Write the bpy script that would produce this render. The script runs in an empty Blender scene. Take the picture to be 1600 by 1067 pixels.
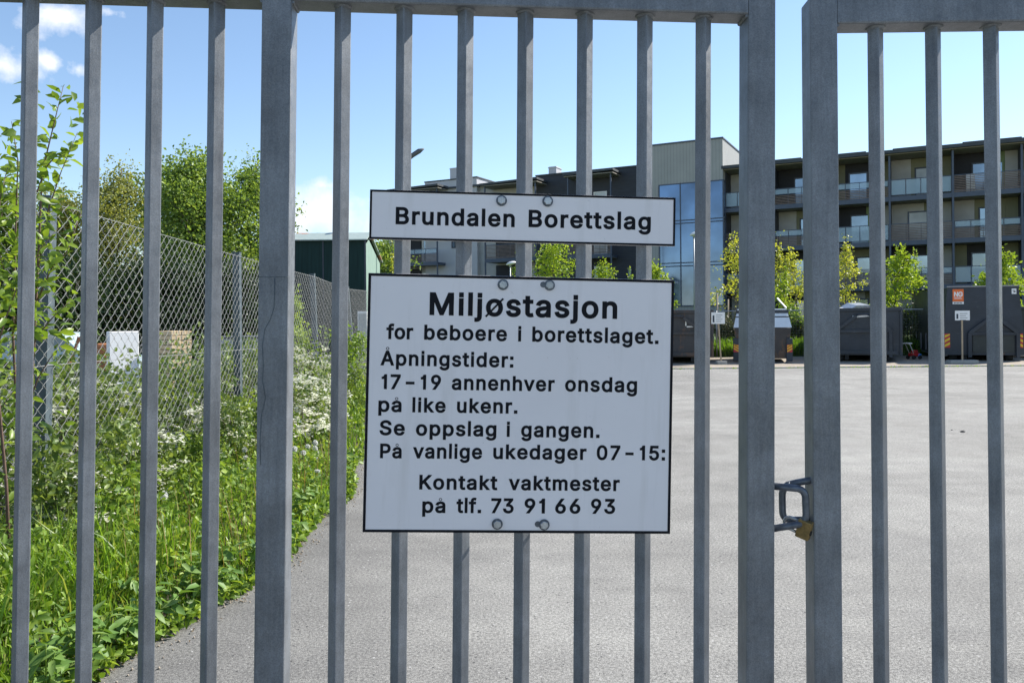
import bpy, bmesh, math, random
import numpy as np
from mathutils import Vector, Matrix, Euler
from mathutils.geometry import delaunay_2d_cdt

S = bpy.context.scene
COL = S.collection
R = math.radians
# ------------------------------------------------------------------ camera, world, sun
EYE = 1.65
F, CX, CY, ROLL = 1250.0, 800.0, 496.0, 0.009       # focal length in pixels of a 1600 px wide frame, principal point, camera roll
cd = bpy.data.cameras.new('camera'); cam = bpy.data.objects.new('camera', cd); COL.objects.link(cam)
cd.sensor_width = 36.0; cd.lens = 36.0 * F / 1600.0
cd.shift_y = -(533.5 - CY) / 1600.0
cd.clip_start = 0.05; cd.clip_end = 3000
cam.matrix_world = Matrix.Translation((0, 0, EYE)) @ Matrix.Rotation(R(90), 4, 'X') @ Matrix.Rotation(-ROLL, 4, 'Z')
S.camera = cam

SUN_EL, SUN_AZ = R(40), R(57)                       # azimuth from +Y towards +X
W = bpy.data.worlds.new('World'); S.world = W; W.use_nodes = True
nt = W.node_tree; nt.nodes.clear()
def wn(t, **k):
    n = nt.nodes.new(t)
    for a, b in k.items(): setattr(n, a, b)
    return n
wo = wn('ShaderNodeOutputWorld'); bg = wn('ShaderNodeBackground'); sky = wn('ShaderNodeTexSky')
sky.sky_type = 'NISHITA'; sky.sun_disc = False; sky.sun_elevation = SUN_EL; sky.sun_rotation = SUN_AZ
sky.altitude = 100; sky.air_density = 1.0; sky.dust_density = 0.15; sky.ozone_density = 2.0
bg.inputs['Strength'].default_value = 0.11
tc = wn('ShaderNodeTexCoord')
def cloud(px, py, rx, ry, sc, th):
    """mask of one cloud round a direction in the sky (tangent-plane ellipse broken up with noise)"""
    u, v = (px - CX) / F, (CY - py) / F
    d = Vector((u + ROLL * v, 1, v - ROLL * u)).normalized()
    e1 = Vector((d.y, -d.x, 0)).normalized(); e2 = e1.cross(d).normalized()
    def dot(vec, s):
        m = wn('ShaderNodeVectorMath', operation='DOT_PRODUCT'); nt.links.new(tc.outputs['Generated'], m.inputs[0])
        m.inputs[1].default_value = vec * (F / s); return m
    a, b, c = dot(e1, rx), dot(e2, ry), dot(d, F)
    def math_(op, x, y):
        m = wn('ShaderNodeMath', operation=op)
        for i, q in enumerate((x, y)):
            if hasattr(q, 'outputs'): nt.links.new(q.outputs['Value'] if 'Value' in q.outputs else q.outputs[0], m.inputs[i])
            elif q is not None: m.inputs[i].default_value = q
        return m
    r2 = math_('SQRT', math_('ADD', math_('POWER', math_('ABSOLUTE', a, None), 2.0), math_('POWER', math_('ABSOLUTE', b, None), 2.0)), None)
    nz = wn('ShaderNodeTexNoise'); nz.inputs['Scale'].default_value = sc; nz.inputs['Detail'].default_value = 7; nz.inputs['Roughness'].default_value = 0.6
    nt.links.new(tc.outputs['Generated'], nz.inputs['Vector'])
    k = math_('SUBTRACT', math_('MULTIPLY', nz, 2.4), math_('ADD', math_('MULTIPLY', r2, .8), th))
    k = math_('MULTIPLY', k, 1.25); k.use_clamp = True
    front = math_('GREATER_THAN', c, 0.0)
    return math_('MULTIPLY', k, front)
def add_(x, y):
    m = wn('ShaderNodeMath', operation='MAXIMUM'); nt.links.new(x.outputs[0], m.inputs[0]); nt.links.new(y.outputs[0], m.inputs[1]); return m
masks = [cloud(95, 28, 50, 22, 26, .35), cloud(15, 106, 45, 22, 26, .35), cloud(75, 97, 22, 14, 30, .35), cloud(122, 110, 16, 12, 34, .5),
         cloud(500, 338, 78, 38, 20, .16), cloud(503, 290, 26, 9, 40, .55), cloud(165, 18, 30, 10, 40, .6),
         cloud(-220, 300, 160, 60, 12, .3), cloud(-500, 120, 140, 60, 12, .3)]
mm = masks[0]
for q in masks[1:]: mm = add_(mm, q)
mix = wn('ShaderNodeMixRGB'); mix.inputs['Color2'].default_value = (5.3, 5.55, 6.0, 1)
nt.links.new(mm.outputs[0], mix.inputs['Fac']); nt.links.new(sky.outputs[0], mix.inputs['Color1'])
nt.links.new(mix.outputs[0], bg.inputs['Color']); nt.links.new(bg.outputs[0], wo.inputs['Surface'])

sl = bpy.data.lights.new('sun', 'SUN'); sl.energy = 4.8; sl.angle = R(0.53); sl.color = (1, .95, .87)
sun = bpy.data.objects.new('sun', sl); COL.objects.link(sun)
sd = Vector((math.sin(SUN_AZ) * math.cos(SUN_EL), math.cos(SUN_AZ) * math.cos(SUN_EL), math.sin(SUN_EL)))
sun.rotation_euler = sd.to_track_quat('Z', 'Y').to_euler(); sun.location = sd * 40

S.view_settings.view_transform = 'Standard'; S.view_settings.look = 'None'
S.view_settings.exposure = 0.85; S.view_settings.gamma = 1.0

# ------------------------------------------------------------------ helpers
def ray(px, py):
    u, v = (px - CX) / F, (CY - py) / F
    return u + ROLL * v, v - ROLL * u
def P(px, py, d):                                   # the point at depth d seen at that pixel of the photograph
    x, z = ray(px, py); return Vector((x * d, d, EYE + z * d))
def tag(o, label=None, cat=None, group=None, kind=None):
    if label: o['label'] = label
    if cat: o['category'] = cat
    if group: o['group'] = group
    if kind: o['kind'] = kind
    return o
def empty(name, loc=(0, 0, 0), rz=0.0):
    o = bpy.data.objects.new(name, None); COL.objects.link(o); o.location = loc; o.rotation_euler = (0, 0, rz)
    o.empty_display_size = .1
    return o
def link(name, me, m, parent=None):
    o = bpy.data.objects.new(name, me); COL.objects.link(o)
    if m is not None and not me.materials:
        for q in (m if isinstance(m, (list, tuple)) else [m]): me.materials.append(q)
    if parent is not None: o.parent = parent
    return o
def np_mesh(name, verts, faces):                    # faces: list of (n,k) index arrays
    me = bpy.data.meshes.new(name)
    verts = np.asarray(verts, np.float32).reshape(-1, 3)
    fl = [np.asarray(f, np.int32) for f in faces if len(f)]
    loops = np.concatenate([f.ravel() for f in fl]); tot = np.concatenate([np.full(len(f), f.shape[1], np.int32) for f in fl])
    st = np.concatenate([[0], np.cumsum(tot)[:-1]]).astype(np.int32)
    me.vertices.add(len(verts)); me.vertices.foreach_set('co', verts.ravel())
    me.loops.add(len(loops)); me.loops.foreach_set('vertex_index', loops)
    me.polygons.add(len(tot)); me.polygons.foreach_set('loop_start', st); me.polygons.foreach_set('loop_total', tot)
    me.update(calc_edges=True); return me

class MB:
    """collects boxes, bars and tubes; build() links them as one mesh object"""
    def __init__(s): s.v = []; s.f = []; s.m = []; s.mi = 0; s.smooth = []
    def add(s, vs, fs, smooth=False):
        k = len(s.v); s.v += [tuple(v) for v in vs]
        for f in fs: s.f.append([k + i for i in f]); s.m.append(s.mi); s.smooth.append(smooth)
        return s
    def box(s, x0, y0, z0, x1, y1, z1, M=None):
        vs = [Vector((x, y, z)) for z in (z0, z1) for y in (y0, y1) for x in (x0, x1)]
        if M is not None: vs = [M @ v for v in vs]
        return s.add(vs, [(0, 2, 3, 1), (4, 5, 7, 6), (0, 1, 5, 4), (2, 6, 7, 3), (0, 4, 6, 2), (1, 3, 7, 5)])
    def bbox(s, x0, y0, z0, x1, y1, z1, b, M=None):    # box with bevelled edges
        bm = bmesh.new(); bmesh.ops.create_cube(bm, size=1)
        for v in bm.verts: v.co = Vector((x0 + (v.co.x + .5) * (x1 - x0), y0 + (v.co.y + .5) * (y1 - y0), z0 + (v.co.z + .5) * (z1 - z0)))
        bmesh.ops.bevel(bm, geom=bm.edges[:], offset=b, segments=2, affect='EDGES', profile=.5)
        s.bm(bm, M); return s
    def bm(s, bm, M=None, smooth=False):
        bm.verts.index_update()
        s.add([(M @ v.co if M is not None else v.co) for v in bm.verts], [[v.index for v in f.verts] for f in bm.faces], smooth); bm.free(); return s
    def beam(s, a, b, w, h, up=(0, 0, 1)):           # rectangular bar from a to b
        a, b = Vector(a), Vector(b); d = (b - a).normalized(); up = Vector(up)
        if abs(d.dot(up)) > .98: up = Vector((0, 1, 0))
        x = d.cross(up).normalized() * w / 2; y = x.cross(d).normalized() * h / 2
        vs = [a - x - y, a + x - y, a + x + y, a - x + y, b - x - y, b + x - y, b + x + y, b - x + y]
        return s.add(vs, [(0, 3, 2, 1), (4, 5, 6, 7), (0, 1, 5, 4), (1, 2, 6, 5), (2, 3, 7, 6), (3, 0, 4, 7)])
    def tube(s, pts, r, n=8, cap=True, smooth=True):
        pts = [Vector(p) for p in pts]; rs = r if isinstance(r, (list, tuple)) else [r] * len(pts)
        k = len(s.v); ref = None
        for i, p in enumerate(pts):
            d = (pts[min(i + 1, len(pts) - 1)] - pts[max(i - 1, 0)]).normalized()
            if ref is None:
                ref = Vector((0, 0, 1)) if abs(d.z) < .9 else Vector((1, 0, 0))
            x = d.cross(ref).normalized(); y = x.cross(d).normalized(); ref = y
            for j in range(n):
                t = 2 * math.pi * j / n; s.v.append(tuple(p + (x * math.cos(t) + y * math.sin(t)) * rs[i]))
        for i in range(len(pts) - 1):
            for j in range(n):
                a = k + i * n + j; b = k + i * n + (j + 1) % n
                s.f.append([a, a + n, b + n, b]); s.m.append(s.mi); s.smooth.append(smooth)
        if cap:
            s.f.append([k + j for j in range(n)]); s.m.append(s.mi); s.smooth.append(False)
            e = k + (len(pts) - 1) * n; s.f.append([e + n - 1 - j for j in range(n)]); s.m.append(s.mi); s.smooth.append(False)
        return s
    def prism(s, poly, y0, y1, M=None):              # polygon (x,z) extruded along y
        n = len(poly); vs = [Vector((x, y0, z)) for x, z in poly] + [Vector((x, y1, z)) for x, z in poly]
        if M is not None: vs = [M @ v for v in vs]
        return s.add(vs, [list(range(n)), list(range(2 * n - 1, n - 1, -1))] + [[i, i + n, (i + 1) % n + n, (i + 1) % n] for i in range(n)])
    def build(s, name, m, parent=None, recalc=True):
        me = bpy.data.meshes.new(name); me.from_pydata(s.v, [], s.f)
        for q in (m if isinstance(m, (list, tuple)) else [m]): me.materials.append(q)
        me.polygons.foreach_set('material_index', s.m); me.polygons.foreach_set('use_smooth', s.smooth)
        if recalc:
            bm = bmesh.new(); bm.from_mesh(me); bmesh.ops.recalc_face_normals(bm, faces=bm.faces[:]); bm.to_mesh(me); bm.free()
        me.update(); return link(name, me, None, parent)

# ------------------------------------------------------------------ materials
def newmat(name):
    m = bpy.data.materials.new(name); m.use_nodes = True; t = m.node_tree; b = t.nodes['Principled BSDF']; return m, t, b
def N(t, ty, **k):
    n = t.nodes.new(ty)
    for a, b in k.items(): setattr(n, a, b)
    return n
def ramp(t, fac, stops, interp='LINEAR'):
    r = N(t, 'ShaderNodeValToRGB'); r.color_ramp.interpolation = interp; e = r.color_ramp.elements
    while len(e) < len(stops): e.new(.5)
    for q, (p, c) in zip(e, stops): q.position = p; q.color = (*c, 1) if len(c) == 3 else c
    t.links.new(fac, r.inputs['Fac']); return r.outputs['Color']
def noise(t, scale, detail=4, rough=.55, vec=None, stretch=None):
    co = N(t, 'ShaderNodeTexCoord'); v = co.outputs['Object'] if vec is None else vec
    if stretch:
        mp = N(t, 'ShaderNodeMapping'); mp.inputs['Scale'].default_value = stretch; t.links.new(v, mp.inputs['Vector']); v = mp.outputs['Vector']
    n = N(t, 'ShaderNodeTexNoise'); n.inputs['Scale'].default_value = scale; n.inputs['Detail'].default_value = detail; n.inputs['Roughness'].default_value = rough
    t.links.new(v, n.inputs['Vector']); return n.outputs['Fac']
def mixc(t, fac, a, b, mode='MIX'):
    m = N(t, 'ShaderNodeMixRGB', blend_type=mode)
    for i, q in ((0, fac), (1, a), (2, b)):
        if hasattr(q, 'links') or hasattr(q, 'is_linked'): t.links.new(q, m.inputs[i])
        else: m.inputs[i].default_value = q if not isinstance(q, tuple) or len(q) == 4 else (*q, 1)
    return m.outputs[0]
def bump(t, b, h, strength, dist):
    n = N(t, 'ShaderNodeBump'); n.inputs['Strength'].default_value = strength; n.inputs['Distance'].default_value = dist
    t.links.new(h, n.inputs['Height']); t.links.new(n.outputs[0], b.inputs['Normal'])
def mat(name, c, rough=.6, metal=0.0, var=.18, scale=3.0, bmp=0.0, spec=.5, stretch=None):
    m, t, b = newmat(name)
    n = noise(t, scale, 6, .6, stretch=stretch)
    lo = tuple(max(0, q * (1 - var)) for q in c); hi = tuple(min(1, q * (1 + var)) for q in c)
    t.links.new(ramp(t, n, [(.3, lo), (.7, hi)]), b.inputs['Base Color'])
    b.inputs['Roughness'].default_value = rough; b.inputs['Metallic'].default_value = metal; b.inputs['Specular IOR Level'].default_value = spec
    if bmp: bump(t, b, noise(t, scale * 12, 3), .5, bmp)
    return m
def galvanised(name, c=(.30, .315, .335), metal=.55, rough=.5):
    m, t, b = newmat(name)
    co = N(t, 'ShaderNodeTexCoord')
    big = noise(t, 9, 5, .6); streak = noise(t, 7, 5, .65, stretch=(14, 14, 1.2)); fine = noise(t, 420, 2, .5); mid = noise(t, 60, 4, .7)
    c1 = ramp(t, big, [(.32, tuple(q * .74 for q in c)), (.68, tuple(q * 1.18 for q in c))])
    c1 = mixc(t, .5, c1, ramp(t, streak, [(.35, (.42, .43, .45)), (.6, (.62, .62, .62))]), 'OVERLAY')
    c1 = mixc(t, .45, c1, ramp(t, mid, [(.3, (.4, .4, .4)), (.7, (.6, .6, .6))]), 'OVERLAY')
    c1 = mixc(t, .55, c1, ramp(t, fine, [(.3, (.33, .33, .33)), (.7, (.67, .67, .67))]), 'OVERLAY')
    t.links.new(c1, b.inputs['Base Color']); b.inputs['Metallic'].default_value = metal
    t.links.new(ramp(t, mid, [(.3, (rough - .1,) * 3), (.7, (rough + .12,) * 3)]), b.inputs['Roughness'])
    bump(t, b, fine, .25, .0006)
    return m
def leafmat(name, cols, trans=.4, rough=.45, tint=(1.25, 1.2, .55)):
    m, t, b = newmat(name)
    g = N(t, 'ShaderNodeNewGeometry'); k = len(cols)
    c = ramp(t, g.outputs['Random Per Island'], [((i + .5) / k, q) for i, q in enumerate(cols)])
    t.links.new(c, b.inputs['Base Color']); b.inputs['Roughness'].default_value = rough; b.inputs['Specular IOR Level'].default_value = .35
    tr = N(t, 'ShaderNodeBsdfTranslucent'); t.links.new(mixc(t, 1.0, c, tint, 'MULTIPLY'), tr.inputs['Color'])
    mx = N(t, 'ShaderNodeMixShader'); mx.inputs[0].default_value = trans
    t.links.new(b.outputs[0], mx.inputs[1]); t.links.new(tr.outputs[0], mx.inputs[2])
    t.links.new(mx.outputs[0], t.nodes['Material Output'].inputs['Surface']); return m
M = {}
M['steel'] = galvanised('galvanised_steel', (.162, .175, .192), .3, .5)
M['steel_dull'] = galvanised('weathered_steel', (.085, .11, .125), .2, .6)
M['zinc'] = galvanised('bright_zinc', (.40, .42, .44), .6, .35)
M['wire'] = mat('fence_wire', (.28, .285, .28), .5, .0, .15, 30)
M['rod'] = mat('black_steel_rod', (.10, .115, .14), .42, .5, .35, 60, .0004)
M['brass'] = mat('worn_brass', (.23, .16, .06), .5, .5, .35, 90, .0003)
M['dark'] = mat('dark_hole', (.012, .012, .012), .8)
def board():
    m, t, b = newmat('white_sign_board'); n = noise(t, 4, 4, .55); c = ramp(t, n, [(.3, (.70, .68, .705)), (.7, (.745, .725, .745))])
    s = noise(t, 9, 6, .65, stretch=(2.2, 1, .22)); c = mixc(t, ramp(t, s, [(.54, (0, 0, 0)), (.72, (.30, .30, .30))]), c, (.50, .48, .46))
    d = noise(t, 160, 2, .6); c = mixc(t, ramp(t, d, [(.74, (0, 0, 0)), (.77, (.55, .55, .55))]), c, (.42, .40, .38))
    t.links.new(c, b.inputs['Base Color']); t.links.new(ramp(t, n, [(.3, (.3, .3, .3)), (.7, (.45, .45, .45))]), b.inputs['Roughness']); b.inputs['Specular IOR Level'].default_value = .4
    bump(t, b, noise(t, 3, 2), .12, .02); return m
M['board'] = board()
M['black'] = mat('black_sign_print', (.008, .009, .013), .6, 0, .2, 20, 0, .12)
M['white'] = mat('white_paint', (.78, .78, .77), .45, 0, .06, 6)
M['cream'] = mat('cream_cladding', (.42, .42, .405), .7, 0, .08, 2)
M['olive'] = mat('olive_cladding', (.19, .19, .115), .7, 0, .08, 2)
M['green_door'] = mat('green_door_paint', (.17, .24, .11), .6, 0, .08, 2)
M['charcoal'] = mat('charcoal_cladding', (.028, .033, .045), .6, 0, .2, 1.2, 0, .4, (1, 1, 12))
M['blackwall'] = mat('black_panel', (.016, .018, .025), .7, 0, .15, 2)
M['fascia'] = mat('blue_grey_steel', (.065, .085, .125), .5, .1, .12, 2)
M['soffit'] = mat('beige_soffit', (.24, .225, .19), .8, 0, .08, 2)
M['slat'] = mat('weathered_wood_slat', (.21, .16, .135), .8, 0, .25, 4)
M['roof'] = mat('dark_roof', (.055, .065, .075), .7, 0, .2, 1)
M['frame'] = mat('dark_window_frame', (.03, .04, .06), .5)
M['rendered'] = mat('pale_grey_cladding', (.50, .50, .52), .75, 0, .05, 1)
M['shed'] = mat('dark_green_boards', (.012, .034, .032), .75, 0, .3, 1.5, 0, .25, (6, 6, .4))
M['shed_side'] = mat('pale_green_boards', (.22, .32, .27), .7, 0, .1, 2)  # sunlight on the shed's right wall, put into a paler green
def worn(name, c, rust, k):
    m, t, b = newmat(name)
    n = noise(t, 1.6, 6, .65); base = ramp(t, n, [(.3, tuple(q * .7 for q in c)), (.7, tuple(q * 1.4 for q in c))])
    r = noise(t, 2.6, 8, .72, stretch=(1, 1, .45)); base = mixc(t, ramp(t, r, [(k, (0, 0, 0)), (k + .06, (.85, .85, .85))]), base, rust)
    s = noise(t, 9, 4, .6, stretch=(.25, .25, 4)); base = mixc(t, ramp(t, s, [(.66, (0, 0, 0)), (.70, (.5, .5, .5))]), base, (.16, .165, .17))
    t.links.new(base, b.inputs['Base Color']); b.inputs['Roughness'].default_value = .5; bump(t, b, noise(t, 3, 3), .5, .02); return m
M['bin'] = worn('anthracite_container_paint', (.022, .029, .041), (.10, .055, .035), .64)
M['bin_brown'] = worn('rusty_dark_container_paint', (.036, .034, .037), (.11, .062, .04), .52)
M['bin_dark'] = worn('black_green_container_paint', (.022, .029, .029), (.08, .05, .035), .67)
M['dull_orange'] = mat('dull_orange_paint', (.42, .16, .06), .55, 0, .25, 5)
M['orange'] = mat('orange_sign', (.78, .16, .03), .5, 0, .05)
M['yellow'] = mat('yellow_reflective', (.75, .52, .02), .45, 0, .05)
M['red'] = mat('red_paint', (.50, .03, .03), .4, 0, .1)
M['blue'] = mat('blue_plastic', (.05, .22, .60), .4, 0, .1)
M['rubber'] = mat('black_rubber', (.02, .02, .02), .8)
M['timber'] = mat('pale_timber', (.48, .36, .22), .75, 0, .2, 6, 0, .3, (8, 8, 1))
M['concrete'] = mat('concrete', (.36, .35, .32), .85, 0, .15, 8, .003)
M['brick'] = mat('yellow_brick', (.66, .50, .30), .85, 0, .2, 8)
M['bark'] = mat('bark', (.13, .105, .085), .9, 0, .35, 12, .006)
M['twig'] = mat('reddish_twig', (.12, .07, .05), .7, 0, .3, 20)
M['stake'] = mat('stake_wood', (.40, .31, .21), .8, 0, .2, 5)
M['lamp'] = mat('lamp_grey', (.36, .38, .40), .45, .3, .1, 4)
M['lamp_dark'] = mat('lamp_dark_grey', (.10, .11, .12), .5, .2, .1, 4)
# glass
def glass(name, c, rough=.04, spec=1.0, metal=0.0):
    m, t, b = newmat(name)
    n = noise(t, .35, 3); t.links.new(ramp(t, n, [(.35, tuple(q * .6 for q in c)), (.65, tuple(q * 1.3 for q in c))]), b.inputs['Base Color'])
    b.inputs['Roughness'].default_value = rough; b.inputs['Specular IOR Level'].default_value = spec; b.inputs['Metallic'].default_value = metal
    return m
M['glass'] = glass('window_glass', (.27, .35, .45), .05, 1.0, .45)
M['blind'] = glass('blinds_behind_glass', (.46, .47, .46), .12, .6)
M['curtain'] = glass('curtain_wall_glass', (.10, .165, .28), .05, 1.0, .5)
def clear(name, c, a):
    m, t, b = newmat(name)
    b.inputs['Base Color'].default_value = (*c, 1); b.inputs['Roughness'].default_value = .08; b.inputs['Alpha'].default_value = a; return m
M['railglass'] = clear('frosted_rail_glass', (.40, .54, .64), .45)
# vegetation
M['leaf_bush'] = leafmat('shrub_leaf', [(0.12, 0.2, 0.03), (0.2, 0.3, 0.045), (0.3, 0.4, 0.06), (0.15, 0.25, 0.045)], .48, .35)
M['leaf_young'] = leafmat('fresh_maple_leaf', [(0.2, 0.31, 0.03), (0.29, 0.4, 0.05), (0.37, 0.46, 0.06), (0.24, 0.34, 0.04)], .45)
M['leaf_gold'] = leafmat('yellow_green_leaf', [(0.38, 0.42, 0.06), (0.48, 0.5, 0.08), (0.56, 0.56, 0.1), (0.34, 0.38, 0.08)], .4)
M['leaf_tree'] = leafmat('tree_leaf', [(0.16, 0.25, 0.06), (0.23, 0.335, 0.08), (0.3, 0.4, 0.095), (0.12, 0.2, 0.045)], .45)
M['leaf_olive'] = leafmat('olive_tree_leaf', [(0.26, 0.29, 0.09), (0.33, 0.35, 0.1), (0.38, 0.39, 0.11), (0.2, 0.24, 0.08)], .35)
M['leaf_dark'] = leafmat('dark_thicket_leaf', [(.018, .04, .014), (.03, .06, .018), (.04, .075, .02)], .25)  # leaf colour darkened to stand for shade beneath the crowns
M['leaf_white'] = leafmat('flowering_shrub_leaf', [(0.1, 0.16, 0.045), (0.17, 0.24, 0.06), (0.26, 0.33, 0.09), (0.12, 0.18, 0.05)], .38)
M['leaf_weed'] = leafmat('weed_leaf', [(0.09, 0.165, 0.025), (0.17, 0.28, 0.04), (0.27, 0.39, 0.06), (0.36, 0.47, 0.085), (0.12, 0.2, 0.035)], .4)
M['leaf_broad'] = leafmat('broad_weed_leaf', [(0.15, 0.27, 0.06), (0.22, 0.34, 0.09), (0.3, 0.4, 0.14), (0.13, 0.24, 0.05)], .35, .5)
M['grass'] = leafmat('grass_blade', [(0.11, 0.22, 0.02), (0.18, 0.32, 0.03), (0.26, 0.42, 0.05), (0.14, 0.26, 0.025), (0.36, 0.41, 0.11)], .42, .4)
M['bank'] = leafmat('bank_grass_blade', [(.10, .21, .02), (.15, .28, .025), (.19, .32, .03)], .45, .4)
M['straw'] = leafmat('dry_stem', [(.30, .20, .09), (.38, .27, .12), (.25, .15, .08)], .3)
M['petal'] = leafmat('white_flower', [(.72, .72, .60), (.80, .80, .72), (.66, .68, .52)], .3, .6, (1, 1, .92))
M['fluff'] = leafmat('seed_fluff', [(.74, .74, .70), (.80, .80, .77)], .45, .9, (1, 1, 1))
M['pine'] = leafmat('pine_needle', [(.05, .08, .03), (.09, .12, .045), (.13, .15, .06), (.12, .11, .06)], .2)
# asphalt and ground
def asphalt(name, lo, hi, grit, tracks=True):
    m, t, b = newmat(name)
    big = noise(t, .35, 5, .6); mid = noise(t, 3.2, 5, .65); g1 = noise(t, 62, 4, .8); g2 = noise(t, 230, 2, .7)
    c = ramp(t, big, [(.3, lo), (.7, hi)])
    c = mixc(t, .55, c, ramp(t, mid, [(.3, (.40, .40, .40)), (.7, (.60, .60, .59))]), 'OVERLAY')
    c = mixc(t, grit, c, ramp(t, g1, [(.34, (.20, .20, .20)), (.5, (.5, .5, .5)), (.68, (.80, .80, .79))]), 'OVERLAY')
    c = mixc(t, grit, c, ramp(t, g2, [(.36, (.22, .22, .22)), (.5, (.5, .5, .5)), (.66, (.80, .80, .79))]), 'OVERLAY')
    co = N(t, 'ShaderNodeTexCoord')
    if tracks:                                        # darker tyre tracks swept across the lot, and bare bound stones
        tr = noise(t, 1.0, 4, .6, stretch=(.10, 1.5, 1)); c = mixc(t, .55, c, ramp(t, tr, [(.3, (.38, .38, .385)), (.45, (.5, .5, .5)), (.7, (.585, .585, .58))]), 'OVERLAY')
        sx = N(t, 'ShaderNodeSeparateXYZ'); t.links.new(co.outputs['Object'], sx.inputs[0])
        mr = N(t, 'ShaderNodeMapRange'); mr.inputs['From Min'].default_value = -1.9; mr.inputs['From Max'].default_value = .1
        t.links.new(sx.outputs['X'], mr.inputs['Value'])
        nz = noise(t, 1.1, 4); ad = N(t, 'ShaderNodeMath', operation='MULTIPLY_ADD'); t.links.new(nz, ad.inputs[0]); ad.inputs[1].default_value = .9
        su = N(t, 'ShaderNodeMath', operation='SUBTRACT'); t.links.new(mr.outputs[0], su.inputs[0]); su.inputs[1].default_value = .45; t.links.new(su.outputs[0], ad.inputs[2]); ad.use_clamp = True
        c = mixc(t, ad.outputs[0], mixc(t, 1.0, c, (.66, .66, .67), 'MULTIPLY'), c)   # less dusty, darker strip worn along the verge
    st = noise(t, 1.15, 6, .7); c = mixc(t, ramp(t, st, [(.56, (0, 0, 0)), (.66, (.55, .55, .55))]), c, mixc(t, 1.0, c, (.80, .80, .80), 'MULTIPLY'))   # old stains
    pa = noise(t, .55, 2, .4); c = mixc(t, ramp(t, pa, [(.60, (0, 0, 0)), (.615, (.6, .6, .6))]), c, mixc(t, 1.0, c, (.90, .90, .91), 'MULTIPLY'))     # patched areas
    v = N(t, 'ShaderNodeTexVoronoi'); v.inputs['Scale'].default_value = 26; t.links.new(co.outputs['Object'], v.inputs['Vector'])
    peb = ramp(t, v.outputs['Distance'], [(.0, (1, 1, 1)), (.13, (1, 1, 1)), (.17, (0, 0, 0))])
    sel = N(t, 'ShaderNodeSeparateColor'); t.links.new(v.outputs['Color'], sel.inputs[0])
    gt = N(t, 'ShaderNodeMath', operation='GREATER_THAN'); t.links.new(sel.outputs[0], gt.inputs[0]); gt.inputs[1].default_value = .88
    mu = N(t, 'ShaderNodeMath', operation='MULTIPLY'); t.links.new(peb, mu.inputs[0]); t.links.new(gt.outputs[0], mu.inputs[1])
    c = mixc(t, mu.outputs[0], c, (.05, .05, .052))
    gl = N(t, 'ShaderNodeMath', operation='LESS_THAN'); t.links.new(sel.outputs[0], gl.inputs[0]); gl.inputs[1].default_value = .12
    ml = N(t, 'ShaderNodeMath', operation='MULTIPLY'); t.links.new(peb, ml.inputs[0]); t.links.new(gl.outputs[0], ml.inputs[1])
    c = mixc(t, ml.outputs[0], c, (.46, .45, .43))
    t.links.new(c, b.inputs['Base Color']); b.inputs['Roughness'].default_value = .9; b.inputs['Specular IOR Level'].default_value = .25
    ad2 = N(t, 'ShaderNodeMath', operation='ADD'); t.links.new(g1, ad2.inputs[0]); t.links.new(g2, ad2.inputs[1])
    bump(t, b, ad2.outputs[0], .6, .006); return m
M['asphalt'] = asphalt('dusty_asphalt', (.212, .205, .192), (.298, .290, .272), .95)
M['yard'] = asphalt('yard_asphalt', (.085, .085, .086), (.13, .13, .128), .5, False)
M['gravel'] = mat('sandy_gravel', (.33, .28, .22), .95, 0, .3, 14, .01)
M['soil'] = mat('verge_soil', (.05, .042, .026), .95, 0, .4, 9, .02)
M['turf'] = mat('bank_turf', (.07, .12, .025), .95, 0, .4, 2, .02)
M['land'] = mat('open_ground', (.12, .13, .07), .95, 0, .3, .3)
M['hill'] = mat('wooded_hill', (.045, .075, .05), .95, 0, .35, .05)
M['zinc_dull'] = mat('dull_zinc_trim', (.22, .23, .25), .5, .2, .15, 6)
M['car'] = mat('pale_blue_car_paint', (.42, .55, .60), .25, .0, .04, 2, 0, .6)
M['stone'] = mat('dark_stone', (.045, .045, .045), .9, 0, .3, 20)
def rusty():
    m, t, b = newmat('rusty_sheet_roof'); n = noise(t, .55, 5, .6); f = noise(t, 6, 3)
    c = ramp(t, n, [(.50, (.36, .43, .40)), (.57, (.40, .45, .42)), (.60, (.48, .24, .15)), (.68, (.45, .19, .11))]); c = mixc(t, .4, c, ramp(t, f, [(.3, (.42, .42, .42)), (.7, (.58, .58, .58))]), 'OVERLAY')
    t.links.new(c, b.inputs['Base Color']); b.inputs['Roughness'].default_value = .55; return m
M['shed_roof'] = rusty()
def ribbed():
    m, t, b = newmat('ribbed_pale_cladding'); co = N(t, 'ShaderNodeTexCoord'); sx = N(t, 'ShaderNodeSeparateXYZ'); t.links.new(co.outputs['Object'], sx.inputs[0])
    ad = N(t, 'ShaderNodeMath', operation='ADD'); t.links.new(sx.outputs['X'], ad.inputs[0]); t.links.new(sx.outputs['Y'], ad.inputs[1])
    mu = N(t, 'ShaderNodeMath', operation='MULTIPLY'); t.links.new(ad.outputs[0], mu.inputs[0]); mu.inputs[1].default_value = 4.2
    fr = N(t, 'ShaderNodeMath', operation='FRACT'); t.links.new(mu.outputs[0], fr.inputs[0])
    n = noise(t, .8, 4); base = ramp(t, n, [(.3, (.32, .325, .31)), (.7, (.37, .37, .352))])
    t.links.new(mixc(t, 1.0, base, ramp(t, fr.outputs[0], [(.0, (.72, .72, .72)), (.10, (.72, .72, .72)), (.14, (1, 1, 1))]), 'MULTIPLY'), b.inputs['Base Color'])
    b.inputs['Roughness'].default_value = .7; bump(t, b, fr.outputs[0], .4, .02); return m
M['rendered_ribbed'] = ribbed()
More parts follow.
